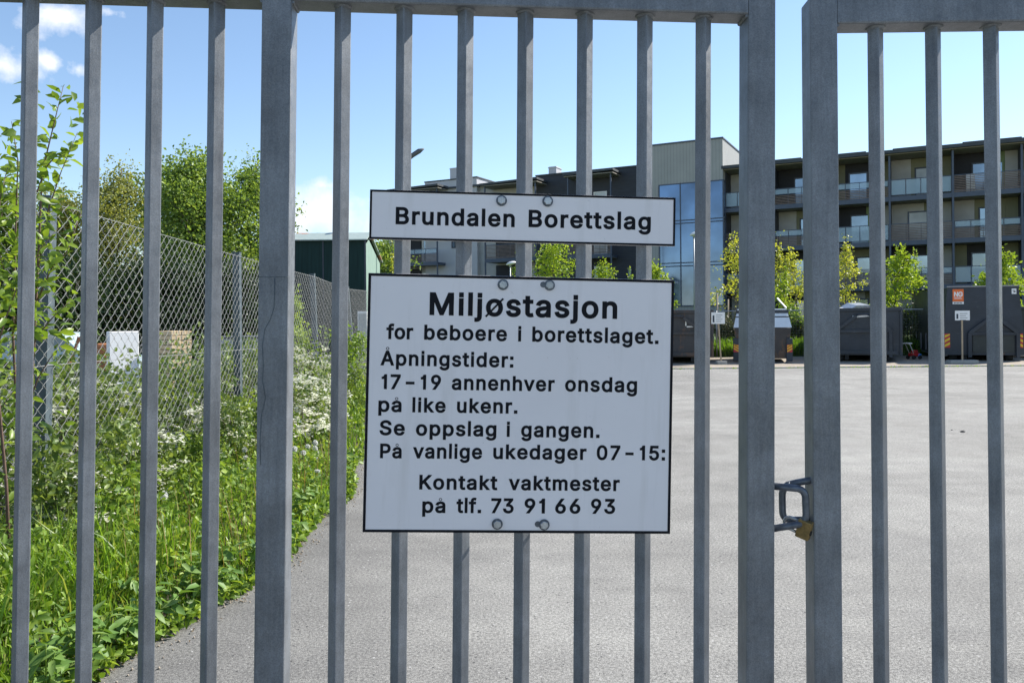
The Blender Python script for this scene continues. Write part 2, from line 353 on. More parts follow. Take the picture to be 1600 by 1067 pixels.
M['litter'] = leafmat('dead_leaf', [(.10, .065, .035), (.16, .10, .05), (.20, .14, .08)], .15, .8)
# ------------------------------------------------------------------ letter outlines (bezier points, 1000 units per em)
GL = {}
for _l in """B 456 60,0,62,0,0,170,60,509,0,-170,60,0,241,509,-60,0,35,0,329,491,-23,12,23,-12,381,442,-12,20,11,-20,398,374,0,25,0,-22,387,320,7,14,-8,-14,356,286,13,8,-12,-9,315,267,15,4,0,-2,315,262,0,2,16,-1,363,245,-16,10,16,-10,402,203,-10,18,11,-18,418,136,0,27,0,-25,400,67,12,20,-12,-21,344,18,26,12,-25,-12,247,0,40,0,-63,0;125,57,0,58,40,0,245,57,-40,0,39,0,330,80,-17,-15,17,15,355,137,0,-23,0,17,342,184,9,-14,-8,14,306,218,15,-9,-16,9,248,231,23,0,-41,0,125,231,41,0,0,-58;125,285,0,56,37,0,238,285,-38,0,19,0,288,296,-15,-7,15,7,323,326,-8,-13,9,13,336,372,0,-17,0,23,313,429,15,-15,-16,15,240,452,33,0,-38,0,125,452,38,0,0,-56
r 259 53,0,20,0,0,126,53,379,0,-126,19,0,112,379,-20,0,0,-19,112,321,0,19,1,0,115,321,-1,0,7,19,152,367,-17,-12,18,12,213,385,-23,0,5,0,229,384,-6,1,6,0,243,384,-3,0,0,-21,243,322,0,21,-1,1,230,324,7,-1,-7,1,207,326,8,0,-18,0,159,315,14,7,-14,-8,126,284,8,13,-8,-14,114,237,0,18,0,-79,114,0,0,79,-21,0
u 410 182,-5,29,0,-25,0,115,11,19,-11,-20,10,69,59,11,-22,-11,21,53,139,0,-32,0,80,53,379,0,-80,20,0,114,379,-21,0,0,-78,114,144,0,78,0,-30,137,75,-16,16,15,-17,200,50,-27,0,18,0,249,62,-14,-8,15,8,283,97,-8,-16,9,15,296,153,0,-22,0,75,296,379,0,-75,20,0,357,379,-20,0,0,-126,357,0,0,126,-20,0,298,0,20,0,0,31,298,92,0,-31,3,0,307,92,-3,0,-12,-35,257,17,22,15,-22,-15
n 410 114,227,0,22,0,-76,114,0,0,76,-21,0,53,0,20,0,0,126,53,379,0,-126,19,0,112,379,-20,0,0,-30,112,287,0,31,-3,0,102,287,4,0,12,35,152,362,-21,-15,22,15,227,384,-28,0,26,0,295,369,-19,10,19,-11,341,321,-11,21,11,-22,357,240,0,33,0,-80,357,0,0,80,-20,0,296,0,20,0,0,78,296,235,0,-78,0,30,273,304,15,-16,-15,17,210,329,27,0,-18,0,161,317,14,8,-15,-8,126,283,9,15,-8,-16
d 424 195,-8,24,0,-31,0,111,16,25,-16,-24,16,55,84,13,-29,-14,30,34,189,0,-40,0,40,55,293,-14,-30,14,29,112,361,-24,-16,24,15,196,384,-32,0,23,0,253,373,-15,8,15,-8,287,346,-8,10,9,-10,306,319,-4,8,2,0,311,319,-2,0,0,63,311,509,0,-63,20,0,372,509,-21,0,0,-170,372,0,0,170,-20,0,313,0,19,0,0,20,313,59,0,-20,-2,0,307,59,2,0,-5,-8,287,31,8,11,-9,-10,252,4,15,8,-14,-8;205,47,-24,0,22,0,263,65,-16,-12,16,12,299,115,-8,-21,9,21,312,189,0,-28,0,28,300,263,8,-21,-8,21,263,312,16,-12,-16,12,205,330,23,0,-24,0,145,311,16,13,-16,-12,108,261,8,21,-8,-21,96,189,0,27,0,-27,109,117,-9,21,8,-22,145,66,-16,12,16,-13
a 389 160,-9,22,0,-24,0,94,5,20,-9,-19,9,48,45,11,-18,-12,17,30,108,0,-25,0,22,43,161,-8,-14,9,14,78,193,-15,-8,14,8,125,211,-17,-4,18,4,178,220,-18,-2,23,3,234,227,-15,-2,14,1,265,235,-7,-4,7,4,276,255,0,-10,0,0,276,257,0,-1,0,15,267,297,6,-11,-6,11,240,322,12,-6,-12,6,196,331,17,0,-18,0,149,322,13,6,-13,-5,118,301,8,8,-8,-9,100,274,4,9,-20,6,41,291,20,-6,9,23,79,346,-17,-14,16,14,133,375,-20,-6,20,6,194,384,-21,0,14,0,239,379,-16,4,16,-3,286,360,-15,10,15,-9,322,320,-9,18,10,-17,337,251,0,29,0,-83,337,0,0,84,-20,0,277,0,20,0,0,17,277,52,0,-17,-2,0,272,52,2,0,-4,-9,252,25,9,9,-9,-10,215,1,15,6,-15,-6;170,45,-15,0,23,0,228,59,-16,-9,15,9,263,93,-8,-14,8,14,276,138,0,-16,0,17,276,190,0,-17,-3,-3,259,182,9,2,-8,-2,231,176,11,2,-10,-2,200,171,10,1,-10,-1,175,168,7,1,-14,-2,134,159,13,4,-13,-5,103,139,8,9,-7,-8,92,105,0,14,0,-13,102,72,-7,9,7,-9,130,52,-12,5,12,-4
l 160 50,0,0,0,0,0,50,525,0,0,0,0,110,525,0,0,0,0,110,0,0,0,0,0
e 404 212,-8,26,0,-37,0,117,16,26,-16,-27,17,56,85,14,-29,-15,29,34,187,0,-39,0,39,55,290,-14,-30,14,29,115,359,-26,-16,26,17,205,384,-34,0,21,0,266,374,-20,7,19,-7,319,341,-16,15,16,-15,357,282,-9,24,9,-24,371,194,0,34,0,-8,371,169,0,9,-99,0,75,169,99,0,0,18,75,221,0,-17,88,0,338,221,-88,0,-9,-6,310,202,9,6,0,25,298,269,8,-20,-8,19,263,314,15,-11,-16,11,205,330,23,0,-23,0,146,313,17,12,-16,-11,109,270,9,18,-9,-19,96,211,0,21,0,-11,96,178,0,11,0,-28,110,106,-9,20,10,-19,151,61,-17,11,17,-10,212,46,-23,0,16,0,254,53,-13,-5,12,4,285,73,-8,-9,9,9,306,105,-5,-12,19,-4,365,91,-20,5,-6,-20,335,39,14,15,-14,-15,283,4,20,9,-21,-8
o 415 207,-8,35,0,-34,0,117,16,26,-16,-26,17,56,85,15,-29,-15,29,34,187,0,-38,0,40,56,291,-15,-29,15,30,117,360,-26,-17,26,16,207,384,-34,0,35,0,299,360,-26,16,26,-17,359,291,-14,30,15,-29,381,187,0,40,0,-38,359,85,15,29,-14,-29,299,16,26,17,-26,-16;207,46,-25,0,26,0,270,66,-16,-13,17,13,307,117,-8,-21,8,22,319,187,0,-25,0,26,307,258,8,-22,-8,22,270,310,17,-13,-16,13,207,330,26,0,-25,0,145,310,16,13,-16,-13,108,258,8,22,-8,-21,96,187,0,26,0,-25,108,117,-8,22,8,-21,145,66,-16,13,16,-13
t 227 204,379,-66,0,0,-17,204,327,0,17,-66,0,6,327,66,0,0,17,6,379,0,-17,66,0;65,471,0,-126,20,0,126,471,-20,0,0,-124,126,98,0,124,0,-17,136,61,-7,8,7,-7,170,50,-16,0,4,0,185,51,-6,-1,6,1,202,54,-5,-1,4,-18,213,2,-4,17,-6,-2,192,-3,8,1,-8,-1,168,-4,8,0,-32,0,92,21,18,-17,-18,17,65,93,0,-31,0,126
s 365 182,-8,29,0,-26,0,112,3,21,-7,-20,8,62,38,13,-15,-13,15,36,94,4,-22,19,4,94,107,-20,-5,5,-21,124,60,-15,10,15,-10,181,45,-23,0,27,0,244,62,-15,-11,16,12,268,103,0,-16,0,13,254,136,9,-9,-9,8,212,155,19,-4,-21,5,149,170,21,-5,-34,8,72,208,17,-17,-17,17,47,274,0,-27,0,22,65,332,-12,-17,12,16,115,370,-21,-9,21,10,187,384,-27,0,26,0,254,372,-19,8,18,-7,299,339,-12,14,11,-14,324,290,-5,19,-19,-4,268,277,19,4,-5,15,243,316,12,-12,-13,11,187,333,25,0,-22,0,131,317,15,10,-15,-11,109,277,0,16,0,-14,124,243,-10,9,10,-8,172,223,-22,5,19,-5,229,209,-19,5,35,-8,306,171,-16,17,17,-17,331,107,0,26,0,-23,312,47,13,17,-12,-17,260,6,22,10,-23,-9
g 425 207,-151,31,0,-28,0,134,-140,21,-7,-21,8,82,-110,14,-13,-13,12,51,-69,7,-15,16,9,101,-41,-17,-9,6,-8,122,-66,-9,9,8,-9,154,-88,-13,6,14,-6,207,-97,-21,0,31,0,282,-75,-19,-15,20,15,311,-6,0,-31,0,25,311,68,0,-24,-1,0,306,68,2,0,-5,-8,287,41,8,10,-9,-9,252,16,15,7,-14,-8,195,5,24,0,-31,0,113,27,24,-15,-25,14,55,90,14,-28,-14,28,34,191,0,-39,0,39,55,293,-14,-29,14,29,112,361,-24,-16,25,15,196,384,-31,0,24,0,253,373,-14,8,15,-8,288,346,-8,10,9,-10,308,319,-5,8,1,0,313,319,-2,0,0,20,313,379,0,-20,20,0,372,379,-19,0,0,-129,372,-9,0,130,0,-33,350,-90,15,21,-15,-21,291,-136,25,10,-25,-10;205,59,-24,0,23,0,264,75,-16,-11,16,11,300,121,-8,-20,8,20,312,193,0,-28,0,27,300,264,8,-21,-8,20,264,312,16,-11,-16,12,205,330,23,0,-24,0,145,312,16,12,-16,-13,109,262,8,21,-9,-20,96,193,0,26,0,-27,109,123,-9,20,8,-20,145,76,-16,11,17,-11
M 628 60,0,21,0,0,170,60,509,0,-170,31,0,152,509,-31,0,41,-107,277,187,-42,107,3,-7,287,159,-3,11,4,-11,299,123,-4,13,4,-13,311,84,-4,13,4,-13,322,49,-3,10,-5,0,307,49,5,0,3,10,318,83,-4,-13,4,12,330,121,-4,-13,4,13,342,158,-4,-11,4,12,352,187,-3,-8,42,107,476,509,-41,-107,31,0,568,509,-31,0,0,-170,568,0,0,170,-21,0,504,0,21,0,0,97,504,291,0,-97,0,11,504,327,0,-13,1,13,505,369,0,-15,0,14,506,413,0,-15,0,15,507,457,0,-14,2,0,513,457,-2,0,-5,-16,498,409,5,17,-6,-16,482,363,5,15,-5,-15,467,322,5,12,-4,-13,456,291,3,8,-38,-97,342,0,38,97,-19,0,286,0,19,0,-38,97,170,291,39,-97,-3,8,159,321,4,-12,-4,12,145,361,5,-15,-5,15,129,408,6,-17,-5,16,112,457,6,-16,2,0,119,457,-2,0,0,-13,120,416,0,15,0,-15,121,372,0,15,0,-15,122,328,-1,14,0,-13,122,291,0,11,0,-97,122,0,0,97,-21,0
i 167 53,0,20,0,0,126,53,379,0,-126,20,0,114,379,-21,0,0,-126,114,0,0,126,-21,0;84,443,11,0,-12,0,54,455,8,-8,-9,7,41,483,0,-11,0,11,54,512,-9,-8,8,8,84,524,-12,0,11,0,114,512,-8,8,8,-8,126,483,0,11,0,-11,114,455,8,7,-8,-8
j 167 53,379,0,-136,20,0,114,379,-21,0,0,-136,114,-30,0,136,0,-23,102,-90,8,17,-9,-17,65,-129,16,9,-17,-9,4,-143,24,0,-5,0,-10,-143,5,0,0,19,-10,-87,0,-18,4,0,2,-87,-4,0,18,0,40,-72,-8,-10,9,10,53,-29,0,-19,0,136;83,443,12,0,-11,0,53,455,9,-8,-8,7,41,483,0,-11,0,11,53,512,-8,-8,9,8,83,524,-11,0,12,0,114,512,-9,8,8,-8,126,483,0,11,0,-11,114,455,8,7,-9,-8
f 254 228,379,-74,0,0,-17,228,327,0,17,-74,0,6,327,74,0,0,17,6,379,0,-17,74,0;81,0,20,0,0,144,81,432,0,-144,0,21,96,486,-10,-15,10,14,135,519,-16,-8,17,7,187,530,-18,0,14,0,222,527,-9,2,10,-2,243,521,-5,2,-5,-18,227,468,6,18,-3,2,215,472,5,-1,-5,1,195,474,8,0,-19,0,154,460,9,9,-8,-9,142,419,0,18,0,-140,142,0,0,140,-21,0
b 424 229,-8,32,0,-23,0,172,4,15,-8,-14,8,138,31,8,-10,-9,11,118,59,5,-8,-2,0,112,59,2,0,0,-20,112,0,0,20,-20,0,53,0,19,0,0,170,53,509,0,-170,20,0,114,509,-21,0,0,-63,114,319,0,63,1,0,118,319,-1,0,5,8,137,346,-8,-10,8,10,171,373,-14,-8,15,8,229,384,-24,0,32,0,313,361,-24,15,24,-16,370,293,-14,29,13,-30,390,189,0,40,0,-40,370,84,13,30,-14,-29,313,16,24,16,-24,-16;220,47,-23,0,24,0,279,66,-16,-13,16,12,316,117,-8,-22,8,21,328,189,0,-27,0,27,316,261,8,-21,-8,21,280,311,16,-12,-16,13,220,330,24,0,-23,0,161,312,16,12,-16,-12,125,263,8,21,-8,-21,113,189,0,28,0,-28,125,115,-8,21,8,-21,162,65,-16,12,16,-12
p 424 53,-143,20,0,0,174,53,379,0,-174,19,0,112,379,-20,0,0,-20,112,319,0,20,2,0,118,319,-2,0,5,8,137,346,-8,-10,8,10,171,373,-14,-8,15,8,229,384,-24,0,32,0,313,361,-24,15,24,-16,370,293,-14,29,13,-30,390,189,0,40,0,-40,370,84,13,30,-14,-29,313,16,24,16,-24,-16,229,-8,32,0,-23,0,173,4,14,-8,-15,8,138,31,8,-10,-8,11,118,59,5,-8,-1,0,114,59,1,0,0,-67,114,-143,0,67,-21,0;220,47,-23,0,24,0,279,66,-16,-13,16,12,316,117,-8,-22,8,21,328,189,0,-27,0,27,316,261,8,-21,-8,21,280,311,16,-12,-16,13,220,330,24,0,-23,0,161,312,16,12,-16,-12,125,263,8,21,-8,-21,113,189,0,28,0,-28,125,115,-8,21,8,-21,162,65,-16,12,16,-12
A 480 16,0,23,0,62,170,201,509,-61,-170,25,0,276,509,-25,0,62,-170,463,0,-62,170,-23,0,395,0,23,0,-36,101,287,302,36,-100,-6,19,264,372,9,-28,-9,28,232,478,13,-43,4,0,245,478,-4,0,-12,-43,213,371,9,28,-9,-28,191,302,5,18,-36,-100,85,0,35,101,-23,0;110,142,87,0,0,19,110,199,0,-19,87,0,370,199,-87,0,0,-19,370,142,0,19,-87,0
P 445 60,0,22,0,0,170,60,509,0,-170,58,0,235,509,-58,0,39,0,332,487,-25,15,26,-14,390,430,-13,24,12,-25,409,348,0,30,0,-31,390,265,12,25,-13,-24,332,207,26,15,-25,-14,235,186,39,0,-42,0,109,186,42,0,0,19,109,242,0,-18,41,0,233,242,-42,0,26,0,297,256,-16,-9,16,9,333,294,-8,-16,8,16,344,348,0,-20,0,20,333,402,8,-16,-8,15,297,439,16,-9,-17,9,232,452,27,0,-36,0,125,452,35,0,0,-151,125,0,0,151,-22,0
v 389 163,0,21,0,-49,126,17,379,49,-126,23,0,84,379,-22,0,27,-74,165,155,-27,75,9,-23,187,87,-6,23,6,-23,206,21,-7,21,-8,0,184,21,7,0,7,21,203,87,-6,-23,6,23,224,155,-8,-23,27,75,305,379,-27,-74,22,0,371,379,-22,0,-48,-126,226,0,49,126,-21,0
k 381 110,137,22,21,0,25,110,212,0,-25,3,0,121,212,-4,0,54,56,284,379,-54,-56,26,0,360,379,-25,0,-59,-60,184,199,59,60,-2,0,177,199,2,0,-22,-21;53,0,20,0,0,170,53,509,0,-170,20,0,114,509,-21,0,0,-170,114,0,0,170,-21,0;294,0,26,0,-49,62,148,186,49,-62,14,14,191,229,-14,-15,61,-77,372,0,-60,76,-26,0
m 610 53,0,20,0,0,126,53,379,0,-126,19,0,112,379,-20,0,0,-28,112,295,0,28,-1,0,108,295,1,0,5,21,132,346,-11,-14,12,13,172,376,-15,-7,15,7,219,386,-16,0,28,0,287,361,-17,17,18,-17,321,295,-5,27,-3,0,312,295,3,0,5,18,337,343,-12,-14,12,14,381,375,-17,-8,17,7,437,386,-21,0,22,0,497,372,-18,9,18,-10,541,328,-11,20,10,-19,557,255,0,30,0,-85,557,0,0,85,-21,0,496,0,20,0,0,85,496,254,0,-85,0,27,473,313,15,-12,-16,12,419,330,20,0,-17,0,374,320,13,7,-12,-7,345,290,7,13,-6,-12,335,247,0,16,0,-82,335,0,0,82,-20,0,274,0,21,0,0,87,274,260,0,-87,0,21,253,311,14,-13,-14,13,199,330,22,0,-14,0,158,320,13,7,-14,-7,126,289,8,14,-8,-13,114,238,0,20,0,-79,114,0,0,79,-21,0
S 447 224,-9,39,0,-37,0,128,9,27,-12,-28,12,64,60,15,-22,-15,22,38,137,2,-30,22,0,104,137,-22,0,2,-20,123,88,-11,13,11,-13,166,59,-17,6,18,-7,224,49,-21,0,23,0,286,60,-18,-7,18,8,329,92,-10,-14,11,13,346,139,0,-18,0,16,332,179,9,-10,-9,10,296,205,15,-7,-15,6,245,222,19,-5,-21,6,184,239,20,-5,-42,12,86,289,23,-21,-23,22,52,372,0,-33,0,29,75,448,-15,-22,15,21,138,498,-27,-12,26,12,227,516,-33,0,34,0,316,498,-26,12,26,-12,377,449,-15,20,15,-21,401,378,-1,26,-21,0,337,378,21,0,-2,25,302,437,21,-14,-21,14,225,459,31,0,-22,0,167,448,17,7,-16,-7,129,418,9,13,-9,-12,115,376,0,15,0,-18,131,334,-11,10,11,-11,169,308,-15,6,15,-6,212,293,-13,4,18,-4,264,279,-17,5,15,-4,312,264,-17,6,16,-7,359,238,-15,10,14,-11,395,198,-10,16,9,-17,408,139,0,23,0,-28,386,64,15,22,-14,-23,323,11,28,13,-27,-13
K 467 104,145,42,44,0,24,104,216,0,-23,12,16,139,261,-11,-14,12,14,174,303,-12,-13,13,14,212,344,-13,-13,50,55,364,509,-51,-55,28,0,448,509,-28,0,-72,-78,231,276,73,77,-1,0,228,276,1,0,-41,-43;60,0,22,0,0,170,60,509,0,-170,22,0,125,509,-22,0,0,-58,125,334,0,58,-1,-36,124,225,0,36,0,-11,125,193,-1,11,0,-64,125,0,0,64,-22,0;372,0,26,0,-61,86,188,259,61,-86,13,17,228,309,-13,-16,74,-103,449,0,-74,103,-26,0
h 410 114,227,0,22,0,-76,114,0,0,76,-21,0,53,0,20,0,0,170,53,509,0,-170,20,0,114,509,-21,0,0,-74,114,287,0,74,-4,0,102,287,4,0,12,35,152,362,-21,-15,22,15,227,384,-28,0,26,0,295,369,-19,10,20,-11,341,321,-11,21,11,-22,357,240,0,33,0,-80,357,0,0,80,-20,0,296,0,20,0,0,78,296,235,0,-78,0,30,273,304,15,-16,-15,17,210,329,27,0,-18,0,161,317,14,8,-15,-8,126,283,9,15,-8,-16
N 523 60,0,22,0,0,170,60,509,0,-170,25,0,136,509,-25,0,69,-109,343,183,-69,108,6,-9,363,151,-8,13,7,-13,388,107,-9,16,8,-17,414,55,-9,18,-3,0,405,54,3,0,-2,18,401,108,0,-18,-1,18,399,157,0,-15,0,15,399,195,0,-10,0,105,399,509,0,-105,21,0,463,509,-21,0,0,-170,463,0,0,170,-25,0,387,0,25,0,-62,97,202,290,62,-97,-8,13,177,331,9,-15,-8,14,148,381,11,-19,-11,19,108,452,15,-28,3,1,119,454,-4,-1,1,-26,122,384,-1,21,1,-22,124,328,0,16,1,-16,125,291,0,9,0,-97,125,0,0,97,-22,0
. 188 95,-4,13,0,-12,0,63,9,9,-9,-9,9,50,41,0,-13,0,13,63,73,-9,-8,9,9,95,87,-12,0,13,0,128,73,-9,9,9,-8,141,41,0,13,0,-13,128,9,9,9,-9,-9
: 188 95,-4,13,0,-12,0,63,9,9,-9,-9,9,50,41,0,-13,0,13,63,73,-9,-8,9,9,95,87,-12,0,13,0,128,73,-9,9,9,-8,141,41,0,13,0,-13,128,9,9,9,-9,-9;95,271,13,0,-12,0,63,284,9,-9,-9,9,50,316,0,-12,0,13,63,349,-9,-9,9,8,95,362,-12,0,13,0,128,349,-9,8,9,-9,141,316,0,13,0,-12,128,284,9,9,-9,-9
- 453 337,244,-74,0,0,-18,337,188,0,19,-74,0,114,188,74,0,0,19,114,244,0,-18,74,0
1 453 76,0,105,0,0,18,76,55,0,-19,105,0,391,55,-105,0,0,-19,391,0,0,18,-105,0;276,509,-26,0,0,-170,276,0,0,170,-21,0,212,0,22,0,0,149,212,448,0,-149,-1,0,209,448,1,0,-41,-30,86,358,41,30,0,23,86,427,0,-23,37,27,198,509,-37,-28,26,0
7 453 97,0,23,0,75,149,323,448,-75,-149,0,2,323,452,0,-1,-87,0,62,452,87,0,0,19,62,509,0,-19,110,0,391,509,-110,0,0,-20,391,449,0,20,-76,-150,165,0,75,150,-23,0
9 453 226,516,-31,0,32,0,310,494,-24,14,25,-14,368,434,-14,26,14,-25,389,347,0,33,0,-24,373,270,10,27,-11,-27,315,168,28,41,-38,-56,200,0,39,56,-23,0,130,0,24,0,57,83,301,248,-57,-83,2,0,307,248,-2,0,-4,-10,287,221,9,8,-8,-8,257,202,12,5,-12,-5,218,195,14,0,-31,0,137,214,23,-13,-23,13,83,269,13,-24,-13,23,64,352,0,-32,0,32,85,436,-14,-24,14,25,143,494,-25,-14,24,14;226,460,20,0,-19,0,174,446,15,10,-15,-9,138,407,9,17,-8,-16,125,352,0,20,0,-22,138,295,-8,17,9,-16,174,257,-15,9,15,-9,226,243,-19,0,20,0,279,257,-16,-9,15,9,314,295,-8,-16,9,16,327,350,0,-20,0,22,314,407,9,-16,-8,17,279,446,15,-9,-15,10
0 453 227,-7,37,0,-38,0,130,24,27,-21,-27,21,69,113,14,-39,-14,39,48,254,0,-55,0,55,69,395,-14,-39,14,39,130,484,-26,-20,27,21,227,516,-38,0,37,0,323,484,-27,21,27,-20,384,395,-14,39,14,-39,405,254,0,55,0,-55,384,113,14,39,-14,-39,323,24,27,21,-26,-21;227,50,-25,0,25,0,290,74,-17,-16,18,16,330,144,-9,-31,9,30,344,254,0,-43,0,43,330,365,9,-31,-9,30,290,435,18,-16,-17,16,227,460,25,0,-25,0,163,435,17,16,-17,-16,123,365,9,30,-9,-31,109,254,0,43,0,-43,123,144,-9,30,9,-31,163,74,-17,16,17,-16
5 453 221,-7,33,0,-30,0,140,11,24,-12,-24,12,83,60,14,-21,-14,21,60,130,1,-26,21,0,122,130,-21,0,2,-15,138,89,-9,12,9,-12,173,60,-14,7,15,-7,221,50,-17,0,21,0,276,64,-16,-9,16,10,314,104,-9,-17,9,17,328,162,0,-21,0,22,314,221,9,-17,-10,17,275,262,16,-10,-17,10,218,277,21,0,-17,0,167,268,17,6,-16,-5,128,246,10,9,-20,2,67,253,21,-3,10,85,96,509,-10,-86,90,0,366,509,-90,0,0,-19,366,452,0,19,-72,0,151,452,71,0,-6,-50,134,301,5,51,1,0,136,301,-1,0,11,10,178,325,-17,-6,16,6,229,334,-18,0,24,0,294,321,-20,8,19,-8,345,285,-14,16,14,-15,379,231,-8,21,8,-21,391,163,0,25,0,-33,369,76,15,25,-15,-26,309,15,25,15,-26,-14
3 453 218,-7,34,0,-31,0,133,10,25,-11,-26,11,70,57,16,-20,-16,21,44,132,2,-29,22,0,109,132,-22,0,2,-18,126,87,-9,12,10,-12,165,59,-16,6,16,-6,219,50,-20,0,20,0,275,61,-17,-8,17,7,315,93,-10,-14,9,14,329,145,0,-21,0,18,316,196,9,-15,-9,16,275,234,18,-10,-19,9,201,248,30,0,-15,0,157,248,15,0,0,17,157,299,0,-17,43,50,288,448,-44,-49,0,2,288,452,0,-1,-73,0,70,452,72,0,0,19,70,509,0,-19,101,0,372,509,-100,0,0,-16,372,461,0,16,-53,-61,211,278,54,61,0,4,211,289,0,-4,38,4,308,276,-27,12,27,-13,371,222,-15,24,15,-23,393,145,0,28,0,-30,370,66,15,23,-15,-23,309,12,26,13,-27,-12
6 453 226,-7,32,0,-31,0,142,15,25,-15,-24,14,84,74,14,-25,-13,26,64,162,0,-33,0,24,80,239,-11,-27,11,27,137,340,-27,-40,39,56,252,509,-38,-56,24,0,322,509,-23,0,-57,-83,151,261,57,83,-2,0,145,261,2,0,5,10,165,288,-8,-8,9,8,196,307,-12,-5,11,5,235,314,-14,0,31,0,316,295,-23,13,23,-13,370,240,-13,23,12,-24,389,157,0,32,0,-32,368,73,14,24,-14,-25,310,14,24,14,-24,-14;226,48,-19,0,20,0,279,63,-15,-10,15,9,314,101,-8,-16,9,17,327,157,0,-21,0,21,314,213,9,-16,-8,17,279,251,15,-9,-15,10,226,265,20,0,-19,0,174,252,15,9,-15,-9,138,214,9,16,-9,-16,125,158,0,21,0,-21,138,102,-9,16,9,-17,174,63,-15,9,15,-10
G 520 269,-7,40,0,-46,0,149,25,35,-21,-34,21,69,116,19,-39,-19,39,40,254,0,-53,0,54,69,393,-19,-39,19,39,149,484,-34,-22,34,21,265,516,-44,0,27,0,340,504,-23,8,24,-8,403,469,-18,15,19,-15,449,416,-12,21,12,-20,474,349,-4,24,-22,0,408,349,22,0,-5,16,387,393,9,-13,-8,13,356,427,12,-10,-12,9,315,448,15,-4,-15,5,265,456,18,0,-30,0,183,432,25,16,-24,-15,125,364,14,30,-14,-30,103,254,0,43,0,-43,125,145,-14,30,15,-30,184,76,-25,16,25,-15,269,53,-32,0,28,0,345,71,-22,-12,22,12,396,123,-12,-22,13,23,415,202,0,-30,6,-1,434,199,-6,1,-50,0,283,199,50,0,0,19,283,256,0,-19,65,0,478,256,-65,0,0,-19,478,200,0,19,0,-42,451,91,18,31,-18,-31,377,19,31,17,-32,-17""".split("\n"):
    _k = _l[0]; _a, _s = _l[2:].split(" ")
    GL[_k] = (int(_a), [list(map(int, q.split(","))) for q in _s.split(";")])
# ------------------------------------------------------------------ ground
def sheet(name, pts, z, m, kind='structure'):
    me = bpy.data.meshes.new(name); me.from_pydata([(x, y, z) for x, y in pts], [], [list(range(len(pts)))]); me.update()
    return tag(link(name, me, m), kind=kind)
rg = random.Random(5)
EDGE = -1.66                                        # left edge of the lot, along the verge
def edge_x(y): return EDGE + .10 * math.sin(y * 1.1 + .5) + .06 * math.sin(y * 2.7) + (-.22 if y < 4.3 else 0) * min(1, (4.3 - y) / .8) - .003 * y
sheet('ground', [(-900, -60), (900, -60), (900, 1400), (-900, 1400)], -.035, M['land'])
sheet('storage_yard', [(-60, -8), (-3.3, -8), (-3.3, 60), (-60, 60)], -.012, M['yard'])
lot = [(60, -8), (60, 25.0)] + [(edge_x(y) - .05, y) for y in np.linspace(25.0, 1, 90)] + [(EDGE - .3, -8)]
sheet('asphalt_lot', lot, 0.0, M['asphalt'])
ve = MB(); ys = np.linspace(-3, 60, 190); xs = np.linspace(0, 1, 12)
for y in ys:
    for u in xs:
        x0 = edge_x(y) if y < 26 else EDGE - .2
        x = -4.4 + (x0 + .02 + 4.4) * u
        z = -.02 + .10 * math.sin(math.pi * min(1, (1 - u) * 1.6 + .0) / 2) + .03 * rg.random() * (u < .95) + (.012 if u < .99 else -.0)
        ve.v.append((x, y, z))
for i in range(len(ys) - 1):
    for j in range(11):
        a = i * 12 + j; ve.f.append([a, a + 1, a + 13, a + 12]); ve.m.append(0); ve.smooth.append(True)
tag(ve.build('verge', M['soil']), kind='structure')
gs = MB(); gs.box(-3, 25.0, -.03, 60, 31.2, .03); tag(gs.build('gravel_strip', M['gravel']), kind='structure')
kb = MB(); kb.bbox(-2, 24.86, -.03, 60, 24.995, .034, .008); tag(kb.build('kerb', M['concrete']), kind='structure')
bk = MB()
prof = [(31.2, .02), (32.5, .34), (36, .50), (44, .62), (110, .66)]
for x in (-6, 80):
    for y, z in prof: bk.v.append((x, y, z))
for i in range(4): bk.f.append([i, i + 5, i + 6, i + 1]); bk.m.append(0); bk.smooth.append(False)
tag(bk.build('grass_bank', M['turf'], recalc=False), kind='structure')
def bank_z(y): return float(np.interp(y, [p[0] for p in prof], [p[1] for p in prof])) if y > 31.2 else .03
hl = MB(); nx = 60
for i in range(nx + 1):
    x = -700 + i * 14; h = 7 + 15 * math.exp(-((x + 170) / 90) ** 2) + 5 * math.sin(i * .9) + 3 * math.sin(i * 2.3)
    hl.v += [(x, 640, -1), (x, 690, h), (x, 800, h * 1.15), (x, 1000, -1)]
for i in range(nx):
    for j in range(3):
        a = i * 4 + j; hl.f.append([a, a + 4, a + 5, a + 1]); hl.m.append(0); hl.smooth.append(True)
tag(hl.build('hills', M['hill']), kind='structure')

